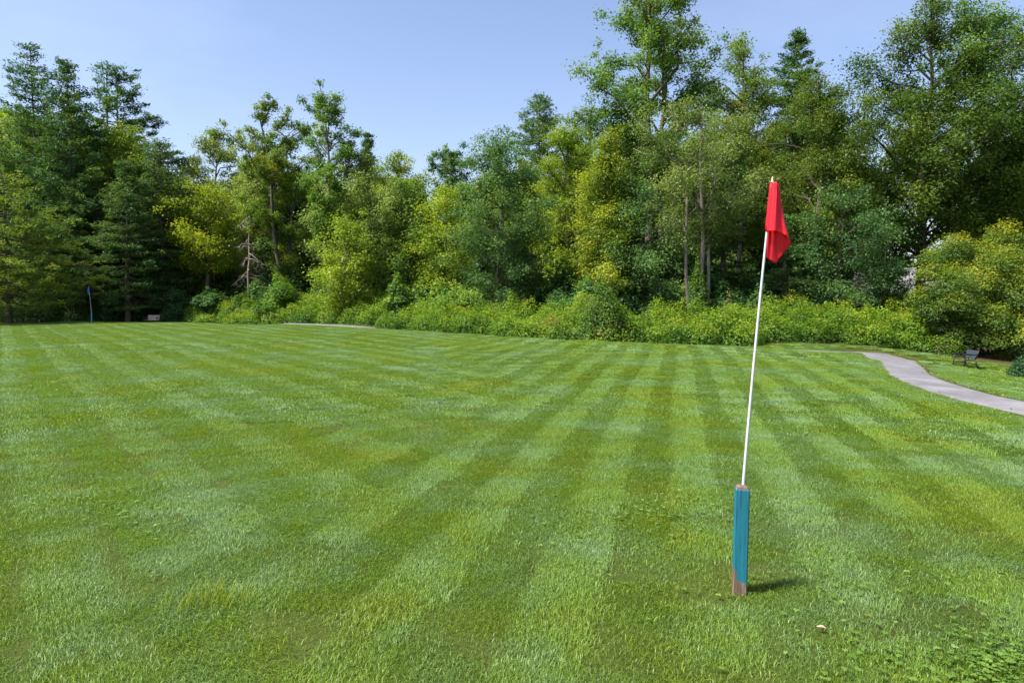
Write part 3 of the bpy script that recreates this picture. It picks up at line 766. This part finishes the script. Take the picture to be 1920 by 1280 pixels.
# understory shrubs between the trunks
us = []
for k, mt in enumerate(('under', 'under', 'shrub')):
    rg = np.random.default_rng(400 + k)
    ms = [(rg.normal() * .8, rg.normal() * .6, 0.0, .8 + .5 * rg.random(), .8 + .4 * rg.random(), 1.6 + 1.4 * rg.random()) for _ in range(6)]
    V, ti = mound_leaves(rg, ms, 9000, .17, tmean=.42, toplit=.15, shell=.3)
    Ts = Tubes()
    for q in range(6): Ts.add(curve_pts(np.array([0, 0, -.1]), np.array([ms[q][0], ms[q][1], 1.5]), .1, 4, rg, .05), [.03, .024, .018, .01], 5)
    us.append((Ts.mesh('under_stems', BARKD), quads_mesh('under_leaves', V, ti, LM[mt])))
rng = np.random.default_rng(31)
for px, hd in HANDLES:
    for row in range(2):
        q = px + rng.normal() * 18
        base = 40 if q > 1050 else (46 if q > 760 else (54 if q > 420 else 62))
        d = base + 1.5 + row * 6 + rng.random() * 3
        x = (q - 960) / F0 * d
        if d < float(hedge_y(x)) + 4: d = float(hedge_y(x)) + 4.2 + row * 5
        x = (q - 960) / F0 * d
        s = .85 + .6 * rng.random() + .3 * row
        kk = int(rng.integers(3 if 420 < q < 1000 else 2)); sm, lm = us[kk]
        r = empty('understory_shrub', (x, d, tz(x, d)), rng.random() * 6.28); r.scale = (s, s, s)
        tag(r, f'{"taller" if row else "low"} shaded shrub under {short(hd)}', 'shrub', 'shrubs under the trees')
        tag(add_obj('stems', sm, r), kind='stuff'); add_obj('foliage', lm, r)

# far woodland closing the view
rng = np.random.default_rng(41); fm_ = []
for a in np.linspace(-62, 62, 110):
    for rr in (104, 116):
        aa = math.radians(a + rng.normal() * .4); r_ = rr + rng.normal() * 3
        x, y = math.sin(aa) * r_, math.cos(aa) * r_
        hgt = 7.5 + 3 * rng.random()
        if 27 < a < 35: hgt *= .55
        fm_.append((x, y, tz(x, y) - .2, 2.6 + rng.random(), 2.4, hgt))
V, ti = mound_leaves(rng, fm_, 60000, .6, shell=.3)
tag(add_obj('far_woodland', quads_mesh('far_woodland', V, ti, LM['mid'])), 'far wood closing the view behind all the trees', 'woodland', kind='stuff')

# ------------------------------------------------------------------ single shrubs
def shrub(name, label, px, d, ytop, wpx, mt, seed, n, L=.12, lobes=9, ybase=None, group=None, toplit=.25, tmean=.46, rnd=.6):
    rg = np.random.default_rng(seed)
    x, y, z, Ht, R = px_tree(px, d, ytop, wpx)
    big = Ht > 3.5
    ms = [(0, 0, -.05, R * (.66 if big else .8), R * (.62 if big else .75), Ht * (.86 if big else .97))]
    for k in range(lobes):
        a = rg.random() * 6.28; r_ = R * rnd * math.sqrt(rg.random()); rr = R * (.24 + .2 * rg.random()) * (1 if big else 1.3)
        lift = Ht * (.06 + .62 * rg.random() * (1 - .55 * (r_ / R) ** 2)) if big else 0
        ms.append((math.cos(a) * r_, math.sin(a) * r_ * .9, lift - .05, rr, rr * (.85 + .3 * rg.random()), min(Ht * 1.02 - lift, rr * (.8 + .5 * rg.random()) if big else Ht * (.45 + .25 * rg.random()))))
    V, ti = mound_leaves(rg, ms, n, L, tmean=tmean, toplit=toplit, shell=.22)
    root = empty(name, (x, y, z)); tag(root, label, 'shrub', group)
    Ts = Tubes()
    for q in range(8):
        a = q * .785; Ts.add(curve_pts(np.array([0.1 * math.cos(a), .1 * math.sin(a), -.1]), np.array([math.cos(a) * R * .5, math.sin(a) * R * .5, Ht * .6]), .15, 5, rg, .04), np.linspace(.035, .01, 5), 5)
    tag(add_obj('stems', Ts.mesh('shrub_stems', BARKD), root), kind='stuff')
    add_obj('foliage', quads_mesh('shrub_foliage', V, ti, LM[mt]), root)
    return root
shrub('round_shrub', 'round bright green shrub rising above the middle of the hedge', 1130, 36.8, 518, 104, 'mid', 501, 15000, .10, tmean=.34, toplit=.2)
shrub('leafy_shrub', 'tall yellow-green shrub heap at the left end of the hedge', 527, 53, 503, 115, 'hedge', 502, 9000, .15)
shrub('leafy_shrub', 'mid green shrub standing above the hedge left of the centre', 746, 47, 500, 66, 'shrub', 503, 7000, .14)
shrub('leafy_shrub', 'pale green shrub right behind the hedge below the yellow-lit young tree', 860, 45, 520, 130, 'shrub', 504, 9000, .13)
shrub('leafy_shrub', 'dark bluish shrub at the foot of the golden maple', 395, 58, 530, 95, 'under', 505, 8000, .15)
shrub('ivy_clad_stump', 'ivy-covered stump under the forked pale trunks', 1310, 41, 470, 62, 'shrub', 506, 8000, .11, lobes=5, tmean=.36)
def lobed_shrub(label, lobes, mt, seed, n, L):
    rg = np.random.default_rng(seed); ms = []
    base = at_depth(1860, 660, 37.5); bz = tz(base[0], base[1]); root = empty('mounded_shrub', (base[0], base[1], bz)); tag(root, label, 'shrub')
    Ts = Tubes()
    for (px, py, rpx, d) in lobes:
        for q in range(4):
            a = rg.normal(size=2) * rpx * .45; dd = d + rg.normal() * .35
            c = at_depth(px + a[0], py + a[1], dd) - np.array([base[0], base[1], bz]); r_ = rpx * d / F0 * (.52 + .4 * rg.random())
            ms.append((c[0], c[1], c[2] - .45 * r_, r_ * 1.05, r_, r_ * 1.25))
        c = at_depth(px, py, d) - np.array([base[0], base[1], bz])
        Ts.add(curve_pts(np.array([c[0] * .25, c[1] * .25, -.2]), c, .5, 6, rg, .08), np.linspace(.07, .015, 6), 6)
    V, ti = mound_leaves(rg, ms, n, L, tmean=.36, toplit=.46, shell=.30, tvar=.12)  # lit upper lobes and darker undersides painted into the leaf tint
    tag(add_obj('stems', Ts.mesh('shrub_stems', BARKD), root), kind='stuff')
    add_obj('foliage', quads_mesh('shrub_foliage', V, ti, LM[mt]), root)
lobed_shrub('huge yellow-green mounded shrub above the bench at the right edge',
    [(1885, 452, 52, 39), (1812, 470, 44, 39), (1752, 512, 42, 37.5), (1800, 535, 60, 37), (1868, 520, 62, 37), (1930, 490, 62, 38.5), (1838, 590, 55, 36.2), (1765, 585, 44, 36.8),
     (1900, 598, 62, 36), (1722, 580, 30, 37.8), (1955, 560, 74, 36.5), (1800, 630, 34, 36.5), (1880, 640, 36, 36), (1735, 628, 26, 37.5), (2010, 520, 70, 38), (1950, 630, 50, 35.5)], 'forsy', 507, 110000, .10)
shrub('mounded_shrub', 'upper yellow-green shrub behind the huge mound at the right', 1830, 45, 385, 250, 'forsy', 508, 30000, .13, lobes=22, tmean=.34, rnd=.8, toplit=.4)
shrub('dead_leaf_spray', 'small rusty spray of dead leaves above the hedge left of the red flag stick', 1366, 40.5, 543, 26, 'dead', 511, 500, .10, lobes=3)
for k, (px, d, yt, w, lb) in enumerate([(-20, 55, 520, 120, 'dark low bushy growth at the left frame edge under the olive tree'), (70, 56, 530, 110, 'dark bush under the left pines, left of the blue flag'),
        (140, 57.5, 545, 90, 'low dark bush just behind the blue flag'), (205, 58.5, 525, 100, 'dark bush right of the blue flag'), (262, 59.5, 540, 80, 'dark bush behind the small pale bench'), (330, 59, 520, 100, 'dark bush right of the small pale bench')]):
    shrub('leafy_shrub', lb, px, d, yt, w, 'hem', 520 + k, 9000, .13, tmean=.36, toplit=.2, lobes=12)
shrub('small_shrub', 'small dark shrub beside the bench at the right frame edge', 1922, 26.5, 660, 56, 'under', 509, 8000, .06, tmean=.15, toplit=.1)

# ------------------------------------------------------------------ painted posts with flags
def simple_mat(name, col, rough=.5, metal=0, var=.12, scale=30):
    m, nt, N, L, out = new_mat(name)
    t = N.new('ShaderNodeTexCoord'); n = noise(N, L, scale, t.outputs['Object'], 4, .6)
    r = ramp(N, [(.25, tuple(c * (1 - var) for c in col)), (.75, tuple(min(1, c * (1 + var)) for c in col))]); L.new(n.outputs['Fac'], r.inputs['Fac'])
    b = N.new('ShaderNodeBsdfPrincipled'); L.new(r.outputs['Color'], b.inputs['Base Color'])
    b.inputs['Roughness'].default_value = rough; b.inputs['Metallic'].default_value = metal
    L.new(b.outputs[0], out.inputs['Surface']); return m
m, nt, N, L, out = new_mat('post_teal_paint_worn')
t = N.new('ShaderNodeTexCoord'); mp = N.new('ShaderNodeMapping'); mp.inputs['Scale'].default_value = (28, 28, 1.6)
L.new(t.outputs['Object'], mp.inputs['Vector'])
n1 = noise(N, L, 2.2, mp.outputs['Vector'], 7, .7); n2 = noise(N, L, 26, t.outputs['Object'], 5, .6); n3 = noise(N, L, 13, t.outputs['Object'], 5, .6)
teal = ramp(N, [(.33, (.002, .030, .045)), (.42, (.004, .105, .150)), (.62, (.005, .135, .190)), (.8, (.012, .170, .225))]); L.new(n1.outputs['Fac'], teal.inputs['Fac'])
wood_ = ramp(N, [(.3, (.05, .034, .026)), (.52, (.13, .082, .056)), (.72, (.24, .195, .165))]); L.new(n1.outputs['Fac'], wood_.inputs['Fac'])
sp = N.new('ShaderNodeSeparateXYZ'); L.new(t.outputs['Object'], sp.inputs[0])
a1 = N.new('ShaderNodeMath'); a1.operation = 'MULTIPLY_ADD'; a1.inputs[1].default_value = .22   # ragged lower paint edge
L.new(n3.outputs['Fac'], a1.inputs[0])
sx = N.new('ShaderNodeMath'); sx.operation = 'MULTIPLY_ADD'; sx.inputs[1].default_value = -1.15; sx.inputs[2].default_value = .0
L.new(sp.outputs['X'], sx.inputs[0]); L.new(sx.outputs[0], a1.inputs[2])
lt = N.new('ShaderNodeMath'); lt.operation = 'SUBTRACT'; L.new(sp.outputs['Z'], lt.inputs[0]); L.new(a1.outputs[0], lt.inputs[1])
lm_ = N.new('ShaderNodeMapRange'); lm_.inputs['From Min'].default_value = -.006; lm_.inputs['From Max'].default_value = .006; L.new(lt.outputs[0], lm_.inputs['Value'])
a2 = N.new('ShaderNodeMath'); a2.operation = 'MULTIPLY_ADD'; a2.inputs[1].default_value = .03; a2.inputs[2].default_value = .664
L.new(n2.outputs['Fac'], a2.inputs[0])
tp = N.new('ShaderNodeMath'); tp.operation = 'SUBTRACT'; L.new(a2.outputs[0], tp.inputs[0]); L.new(sp.outputs['Z'], tp.inputs[1])
tm_ = N.new('ShaderNodeMapRange'); tm_.inputs['From Min'].default_value = -.004; tm_.inputs['From Max'].default_value = .004; L.new(tp.outputs[0], tm_.inputs['Value'])
mu0 = N.new('ShaderNodeMath'); mu0.operation = 'MULTIPLY'; L.new(lm_.outputs[0], mu0.inputs[0]); L.new(tm_.outputs[0], mu0.inputs[1])
mpc = N.new('ShaderNodeMapping'); mpc.inputs['Scale'].default_value = (70, 70, 14); L.new(t.outputs['Object'], mpc.inputs['Vector'])
n4 = noise(N, L, 1.0, mpc.outputs['Vector'], 5, .7)
chip = N.new('ShaderNodeMapRange'); chip.inputs['From Min'].default_value = .70; chip.inputs['From Max'].default_value = .67; L.new(n4.outputs['Fac'], chip.inputs['Value'])
mu = N.new('ShaderNodeMath'); mu.operation = 'MULTIPLY'; L.new(mu0.outputs[0], mu.inputs[0]); L.new(chip.outputs[0], mu.inputs[1])
c = mixc(N, L, mu.outputs[0], wood_.outputs['Color'], teal.outputs['Color'])
b = N.new('ShaderNodeBsdfPrincipled'); L.new(c, b.inputs['Base Color']); b.inputs['Roughness'].default_value = .55
bp = N.new('ShaderNodeBump'); bp.inputs['Strength'].default_value = .5; bp.inputs['Distance'].default_value = .006
L.new(n1.outputs['Fac'], bp.inputs['Height']); L.new(bp.outputs['Normal'], b.inputs['Normal'])
L.new(b.outputs[0], out.inputs['Surface']); POSTM = m
POLEM = simple_mat('pole_white_fibreglass', (.46, .46, .47), .45, 0, .18, 9)
TIPM = simple_mat('pole_tip_wood', (.42, .28, .12), .6)

def cloth_mat(name, col, tr):
    m, nt, N, L, out = new_mat(name)
    t = N.new('ShaderNodeTexCoord'); n = noise(N, L, 14, t.outputs['Object'], 4, .6)
    r = ramp(N, [(.3, tuple(c * .86 for c in col)), (.7, col)]); L.new(n.outputs['Fac'], r.inputs['Fac'])
    d = N.new('ShaderNodeBsdfPrincipled'); L.new(r.outputs['Color'], d.inputs['Base Color']); d.inputs['Roughness'].default_value = .45
    bp = N.new('ShaderNodeBump'); bp.inputs['Strength'].default_value = .35; bp.inputs['Distance'].default_value = .01
    L.new(n.outputs['Fac'], bp.inputs['Height']); L.new(bp.outputs['Normal'], d.inputs['Normal'])
    ts = N.new('ShaderNodeBsdfTranslucent'); ts.inputs['Color'].default_value = (*tr, 1)
    ms = N.new('ShaderNodeMixShader'); ms.inputs[0].default_value = .42
    L.new(d.outputs[0], ms.inputs[1]); L.new(ts.outputs[0], ms.inputs[2]); L.new(ms.outputs[0], out.inputs['Surface'])
    return m
REDM = cloth_mat('flag_red_nylon', (.80, .010, .030), (.95, .02, .03))
BLUEM = cloth_mat('flag_blue_nylon', (.04, .14, .75), (.05, .22, .9))

import bmesh
def post_mesh():
    bm = bmesh.new(); s = .0445; h = .70
    rings = []
    for z, k in ((-.12, 1.0), (0, 1.0), (.10, .995), (.35, 1.0), (.60, .99), (.672, .985), (.692, .86), (.702, .55)):
        r_ = s * k; ch = .007 if z < .68 else .012
        pts = [(-r_ + ch, -r_), (r_ - ch, -r_), (r_, -r_ + ch), (r_, r_ - ch), (r_ - ch, r_), (-r_ + ch, r_), (-r_, r_ - ch), (-r_, -r_ + ch)]
        rings.append([bm.verts.new((x, y, z)) for x, y in pts])
    for a_, b_ in zip(rings, rings[1:]):
        for k in range(8): bm.faces.new((a_[k], a_[(k + 1) % 8], b_[(k + 1) % 8], b_[k]))
    bm.faces.new(rings[-1]); bm.faces.new(rings[0][::-1])
    me = bpy.data.meshes.new('post'); bm.to_mesh(me); bm.free(); me.materials.append(POSTM)
    return me
PXM = 292.0   # pixels per metre at the near flag
def flag_points(px, py):
    """offset in metres from the middle of the post's top end (pixel 1389, 907)"""
    return np.array([(px - 1389) / PXM, 0, (907 - py) / PXM])
def pole_line(s):
    """white stick, slightly bowed, s=0 at the post, 1 at its tip"""
    p = flag_points(1391 + (1443 - 1391) * s, 907 + (336 - 907) * s)
    p[0] += .016 * 4 * s * (1 - s) * -.4; p[1] = .05 * s
    return p
def make_flagstick(loc, mirror, cloth, label, group):
    sx = -1 if mirror else 1
    root = empty('flagstick', loc); tag(root, label, 'flag', group)
    T = Tubes(); ss = np.linspace(-.14, 1, 14)
    pts = np.array([pole_line(s) for s in ss]); pts[:, 0] *= sx
    T.add(pts, np.linspace(.0098, .0070, 14), 10); add_obj('pole', T.mesh('pole', POLEM), root)
    T = Tubes(); e = pole_line(1.0); e[0] *= sx
    T.add([e + np.array([0, 0, -.012]), e + np.array([0, 0, .004]), e + np.array([0, 0, .012])], [.0075, .0075, .003], 8); add_obj('pole_tip', T.mesh('tip', TIPM), root)
    # cloth: front panel from the sleeve to a fold, then back behind itself
    nu, nv = 44, 30; V = []; F = []
    fold_px = np.array([(1454, 346), (1458.5, 372), (1463, 398), (1469, 425), (1478.5, 456)])
    free_px = np.array([(1443, 350), (1439, 385), (1437, 420), (1436.5, 452), (1437, 482)])
    pole_px = np.array([(1439.8, 343), (1437.5, 366), (1435.2, 388), (1433, 411), (1430.8, 433.5)])
    def samp(P, v):
        x = v * (len(P) - 1); i = min(int(x), len(P) - 2); f = x - i
        q0, q1, q2, q3 = P[max(i - 1, 0)], P[i], P[i + 1], P[min(i + 2, len(P) - 1)]
        return .5 * (2 * q1 + (q2 - q0) * f + (2 * q0 - 5 * q1 + 4 * q2 - q3) * f * f + (3 * q1 - q0 - 3 * q2 + q3) * f ** 3)
    for j in range(nv):
        v = j / (nv - 1)
        A = samp(pole_px, v); Bf = samp(fold_px, v); Cf = samp(free_px, v)
        sp_ = (907 - A[1]) / (907 - 336.0); py0 = pole_line(sp_)[1]
        for i in range(nu):
            u = i / (nu - 1) * 2
            if u <= 1:
                p = A + (Bf - A) * u
                p = p + np.array([0, -9.0 * v * v * math.sin(math.pi * u ** 1.3) * (1 - .2 * u)])    # hem lifts into a curve
                dep = -.014 - .030 * math.sin(math.pi * u) * (.5 + .5 * v) + (.016 * math.sin(u * 11 + v * 2.2) + .006 * math.sin(u * 23 + v * 6)) * u * (1 - u) * 3 + .012 * u
            else:
                w = u - 1
                p = Bf + (Cf - Bf) * w
                p = p + np.array([0, 22.0 * v * v * min(w / .6, (1 - w) / .4)])
                dep = -.002 + .036 * math.sin(math.pi * w * .5) + .010 * math.sin(w * 8 + v * 5) * (1 - .6 * w) + .005 * math.sin(w * 17 - v * 7)
            q = flag_points(p[0], p[1]); q[0] *= sx; q[1] = py0 + dep
            V.append(q)
    # sleeve round the pole
    for j in range(nv - 1):
        for i in range(nu - 1):
            a_ = j * nu + i; F.append((a_, a_ + 1, a_ + nu + 1, a_ + nu))
    me = bpy.data.meshes.new('flag'); me.from_pydata([tuple(p) for p in V], [], F); me.materials.append(cloth)
    me.polygons.foreach_set('use_smooth', [True] * len(me.polygons))
    o = add_obj('flag', me, root)
    md = o.modifiers.new('thickness', 'SOLIDIFY'); md.thickness = .0012; md.offset = 0
    T = Tubes(); ts_ = np.linspace((907 - 433.5) / 571., (907 - 343) / 571., 8)
    pts = np.array([pole_line(s) for s in ts_]); pts[:, 0] *= sx
    T.add(pts, [.0135] * 8, 10); add_obj('sleeve', T.mesh('sleeve', cloth), o)
    return root
def post_and_flag(px, py, rz, mirror, cloth, plabel, flabel, scale=1.0, d=None):
    p = on_ground(px, py) if d is None else np.array([*at_depth(px, py, d)[:2], 0])
    p[2] = tz(p[0], p[1])
    post = add_obj('wooden_post', post_mesh()); post.location = p; post.rotation_euler = (0, math.radians(.8), rz); post.scale = (1.03,) * 3
    tag(post, plabel, 'post', 'painted posts holding flags')
    fl = make_flagstick((p[0] + .01, p[1], p[2] + .72), mirror, cloth, flabel, 'flags on sticks')
    fl.scale = (1.03,) * 3
    return p
P1 = post_and_flag(1386, 1110, math.radians(-14), False, REDM, 'teal painted square wooden post close by, worn brown at its foot', 'red flag on a leaning white stick in the near teal post')
P2 = post_and_flag(172, 606, math.radians(10), True, BLUEM, 'small teal post far off at the left end of the lawn', 'blue flag on a leaning stick far off at the left end of the lawn')
print('near post', P1, 'far post', P2)

# ------------------------------------------------------------------ benches
IRON = simple_mat('bench_black_iron', (.012, .012, .014), .4, .3)
SLAT = simple_mat('bench_brown_wood', (.10, .062, .048), .6, 0, .25, 20)
SLATG = simple_mat('bench_weathered_grey_wood', (.34, .27, .22), .7, 0, .15, 20)
BACKP = simple_mat('bench_grey_back', (.045, .062, .082), .45, .1, .15, 20)
def box_mesh(name, sx, sy, sz, mat, bev=.004):
    bm = bmesh.new(); bmesh.ops.create_cube(bm, size=1)
    for v in bm.verts: v.co.x *= sx; v.co.y *= sy; v.co.z *= sz
    bmesh.ops.bevel(bm, geom=list(bm.edges), offset=bev, segments=1, affect='EDGES')
    me = bpy.data.meshes.new(name); bm.to_mesh(me); bm.free(); me.materials.append(mat); return me
def make_bench(loc, rz, width, seat_m, back_m, label):
    """faces +Y, length along X"""
    r = empty('garden_bench', loc, rz); tag(r, label, 'bench', 'benches beside the path')
    sl = box_mesh('slat', width, .055, .024, seat_m); bl = box_mesh('back_slat', width - .02, .020, .062, back_m)
    for k in range(6):
        add_obj('seat_slat', sl, r, (0, .25 - k * .075, .425 - .006 * k))
    bt = math.radians(16)
    for k in range(6):
        o = add_obj('back_slat', bl, r, (0, -.20 - (.09 + k * .07) * math.sin(bt), .46 + (.0 + k * .07) * math.cos(bt))); o.rotation_euler = (bt, 0, 0)
    for s in (-1, 1):
        x = s * (width / 2 - .03); T = Tubes()
        T.add([(x, .30, -.02), (x, .255, .16), (x, .245, .30), (x, .27, .41)], [0.0341, 0.0279, 0.0248, 0.0279], 6)            # front leg
        add_obj('leg', T.mesh('leg', IRON), r)
        T = Tubes(); T.add([(x, -.34, -.02), (x, -.26, .18), (x, -.20, .40)], [0.0341, 0.0279, 0.0279], 6); add_obj('leg', T.mesh('leg', IRON), r)
        T = Tubes(); T.add([(x, -.20, .40), (x, -.27, .62), (x, -.36, .90)], [0.0279, 0.0248, 0.0217], 6); add_obj('back_post', T.mesh('back_post', IRON), r)
        T = Tubes(); T.add([(x, .28, .395), (x, .02, .375), (x, -.20, .39)], [0.0248, 0.0217, 0.0248], 6)
        T.add([(x, .25, .18), (x, .05, .27), (x, -.25, .20)], [0.0186, 0.0186, 0.0186], 6); add_obj('side_rail', T.mesh('side_rail', IRON), r)
        T = Tubes(); T.add([(x, -.27, .64), (x, -.08, .635), (x, .14, .65), (x, .29, .63), (x, .335, .585), (x, .305, .545), (x, .27, .565)], [0.0232, 0.0248, 0.0279, 0.0279, 0.0232, 0.0186, 0.0155], 7)
        T.add([(x, .25, .41), (x, .18, .50), (x, .22, .60), (x, .20, .64)], [0.0202, 0.0186, 0.0186, 0.0186], 6)
        T.add([(x, .06, .40), (x, .10, .49), (x, .03, .56), (x, -.02, .63)], [0.0155, 0.0155, 0.0155, 0.0155], 6); add_obj('armrest', T.mesh('armrest', IRON), r)
    return r
pb = on_ground(1809, 689)
make_bench(pb, math.radians(77), 1.25, SLAT, BACKP, 'black iron bench with wooden seat beside the path at the right')
pc = np.array([*at_depth(285, 597, 55.5)[:2], 0]); pc[2] = tz(pc[0], pc[1])
make_bench(pc, math.radians(180), 1.05, SLATG, SLATG, 'small pale wooden bench at the far left edge of the lawn')
print('bench', pb, pc)

# ------------------------------------------------------------------ house glimpsed through the trees
BRICK = simple_mat('house_brick', (.30, .12, .08), .9, 0, .2, 8)
ROOF = simple_mat('house_roof', (.17, .165, .17), .9, 0, .15, 5)
WHITE = simple_mat('house_white_trim', (.78, .78, .78), .6, 0, .04)
GLASS = simple_mat('house_dark_glass', (.02, .025, .03), .1, 0, .1)
hx, hyy = at_depth(1655, 560, 62)[:2]; hz = tz(hx, hyy)
hr = empty('brick_house', (hx, hyy, hz), math.radians(-20)); tag(hr, 'brick house with pale roof glimpsed through the trees at the right', 'house')
add_obj('wall', box_mesh('wall', 9, 7, 3.6, BRICK, .01), hr, (0, 3.5, 1.6))
bm = bmesh.new()
pr = [(-5, -.8, 3.3), (5, -.8, 3.3), (5, 3.5, 5.6), (-5, 3.5, 5.6), (-5, 7.8, 3.3), (5, 7.8, 3.3)]
vs = [bm.verts.new(p) for p in pr] + [bm.verts.new((p[0], p[1], p[2] + .18)) for p in pr]
for f in ((0, 1, 2, 3), (3, 2, 5, 4)):
    bm.faces.new([vs[i + 6] for i in f]); bm.faces.new([vs[i] for i in f][::-1])
for a_, b_ in ((0, 1), (1, 2), (2, 5), (5, 4), (4, 3), (3, 0)): bm.faces.new((vs[a_], vs[b_], vs[b_ + 6], vs[a_ + 6]))
me = bpy.data.meshes.new('roof'); bm.to_mesh(me); bm.free(); me.materials.append(ROOF); ro = add_obj('roof', me, hr)
add_obj('chimney', box_mesh('chimney', .8, .7, 2.2, BRICK, .01), ro, (-1.4, 3.6, 5.6))
for xx in (-2.6, 1.2):
    w_ = add_obj('window', box_mesh('window', 1.2, .10, 1.4, WHITE), hr, (xx, -.02, 1.9)); add_obj('pane', box_mesh('pane', 1.02, .04, 1.22, GLASS), w_, (0, -.045, 0))
for xx in (2.6, 3.8): add_obj('porch_post', box_mesh('porch_post', .14, .14, 3.5, WHITE), hr, (xx, -.55, 1.6))

# ------------------------------------------------------------------ small things on the lawn
CLOV = leaf_mat('leaf_clover', (.05, .11, .02), (.09, .16, .03), (.14, .21, .05), transl=.3)
rng = np.random.default_rng(61); P = []
for (px, py, spx, spy, n) in ((1885, 1250, 55, 32, 300), (1700, 1240, 120, 35, 110), (1235, 965, 65, 18, 130), (1130, 1000, 90, 40, 70), (290, 960, 130, 22, 130), (1600, 1090, 160, 50, 120), (1400, 960, 60, 20, 40)):
    for k in range(n):
        q = on_ground(px + rng.normal() * spx, min(1330, py + rng.normal() * spy), 2.0, 12); P.append(q)
P = np.array(P); n = len(P)
yaw = rng.random(n) * 6.28; tilt = rng.normal(size=(n, 2)) * .3; hgt = .026 + .018 * rng.random(n)
Vs = []; tn = []
base_t = .5 + .2 * rng.normal(size=n)
for k in range(3):
    a = yaw + k * 2.094; Dr = np.stack([np.cos(a), np.sin(a), np.full(n, -.15)], 1); Nm = unit(np.stack([tilt[:, 0], tilt[:, 1], np.ones(n)], 1))
    s = .007 + .007 * rng.random(n)
    Vs.append(leaf_quads(rng, P + Dr * (s * .9)[:, None] + np.array([0, 0, 1.]) * hgt[:, None], Nm, Dr, s * 1.9, .95)); tn.append(base_t)
tag(add_obj('clover', quads_mesh('clover', np.concatenate(Vs), np.concatenate(tn), CLOV)), 'clover leaves spread in patches through the near lawn', 'clover', kind='stuff')

TUFT = leaf_mat('grass_tuft_blades', (.09, .14, .015), (.16, .21, .02), (.24, .28, .04), transl=.4)
def tuft(px, py, n, hgt, spread, label, seed):
    rng = np.random.default_rng(seed); c = on_ground(px, py); V = []; T_ = []
    for k in range(n):
        p = np.array([rng.normal() * spread, rng.normal() * spread * .6, 0]); p[2] = tz(c[0] + p[0], c[1] + p[1]) - c[2]
        h = hgt * (.5 + .6 * rng.random()); a = rng.random() * 6.28; le = .2 + .5 * rng.random()
        w = np.array([math.cos(a + 1.57), math.sin(a + 1.57), 0]) * .0032; dd = np.array([math.cos(a), math.sin(a), 0])
        prev = p
        for s in range(4):
            f = (s + 1) / 4; q = p + dd * h * le * f * f + np.array([0, 0, 1]) * h * (f - .25 * le * f * f)
            k0, k1 = 1 - s / 4.6, 1 - (s + 1) / 4.6
            V.append([prev - w * k0, prev + w * k0, q + w * k1, q - w * k1]); T_.append(.35 + .4 * rng.random()); prev = q
    o = add_obj('grass_tuft', quads_mesh('tuft', np.array(V), np.array(T_), TUFT)); o.location = c; tag(o, label, 'grass tuft', kind='stuff')
tuft(395, 1130, 150, .16, .14, 'tuft of taller bright grass left unmown in the near lawn at the lower left', 71)

def fallen_leaf(loc, rz, size, mat, label):
    bm = bmesh.new(); nn = 9; rows = []
    for k in range(nn):
        t = k / (nn - 1); w = math.sin(math.pi * min(1, t * .94 + .03)) ** .7 * .36 * (1 + .15 * (k % 2)); z = .10 * math.sin(t * 4)
        rows.append([bm.verts.new((w * s, t - .5, z + abs(s) * .18 * w)) for s in (-1, -.5, 0, .5, 1)])
    for a_, b_ in zip(rows, rows[1:]):
        for j in range(4): bm.faces.new((a_[j], a_[j + 1], b_[j + 1], b_[j]))
    me = bpy.data.meshes.new('fallen_leaf'); bm.to_mesh(me); bm.free(); me.materials.append(mat)
    o = add_obj('fallen_leaf', me); o.location = loc; o.rotation_euler = (.15, .1, rz); o.scale = (size,) * 3
    return tag(o, label, 'leaf')
DRY = simple_mat('dry_leaf', (.42, .27, .19), .8, 0, .2, 6)
p = on_ground(1540, 1188); fallen_leaf((p[0], p[1], p[2] + .040), 1.2, .052, DRY, 'pale brown fallen leaf lying on the lawn in front of the teal post')

# dry leaves along the path edge
rng = np.random.default_rng(81); P = []
for k in range(230):
    i = int(rng.integers(2, 95)); side = PL if rng.random() < .18 else PR
    q = side[min(i, len(side) - 1)] + rng.normal(size=2) * .12
    P.append((q[0], q[1], tz(q[0], q[1]) + .045))
P = np.array(P); n = len(P); Nm = unit(np.array([0, 0, 1.]) + .5 * rng.normal(size=(n, 3)))
V = leaf_quads(rng, P, Nm, unit(rng.normal(size=(n, 3))), .035 + .03 * rng.random(n), .7)
tag(add_obj('leaf_litter', quads_mesh('leaf_litter', V, .5 + .3 * rng.normal(size=n), LM['dead'])), 'dry fallen leaves scattered along the edge of the path', 'leaves', kind='stuff')
print('TRIANGLES', TRI[0], 'objects', len(sc.objects))
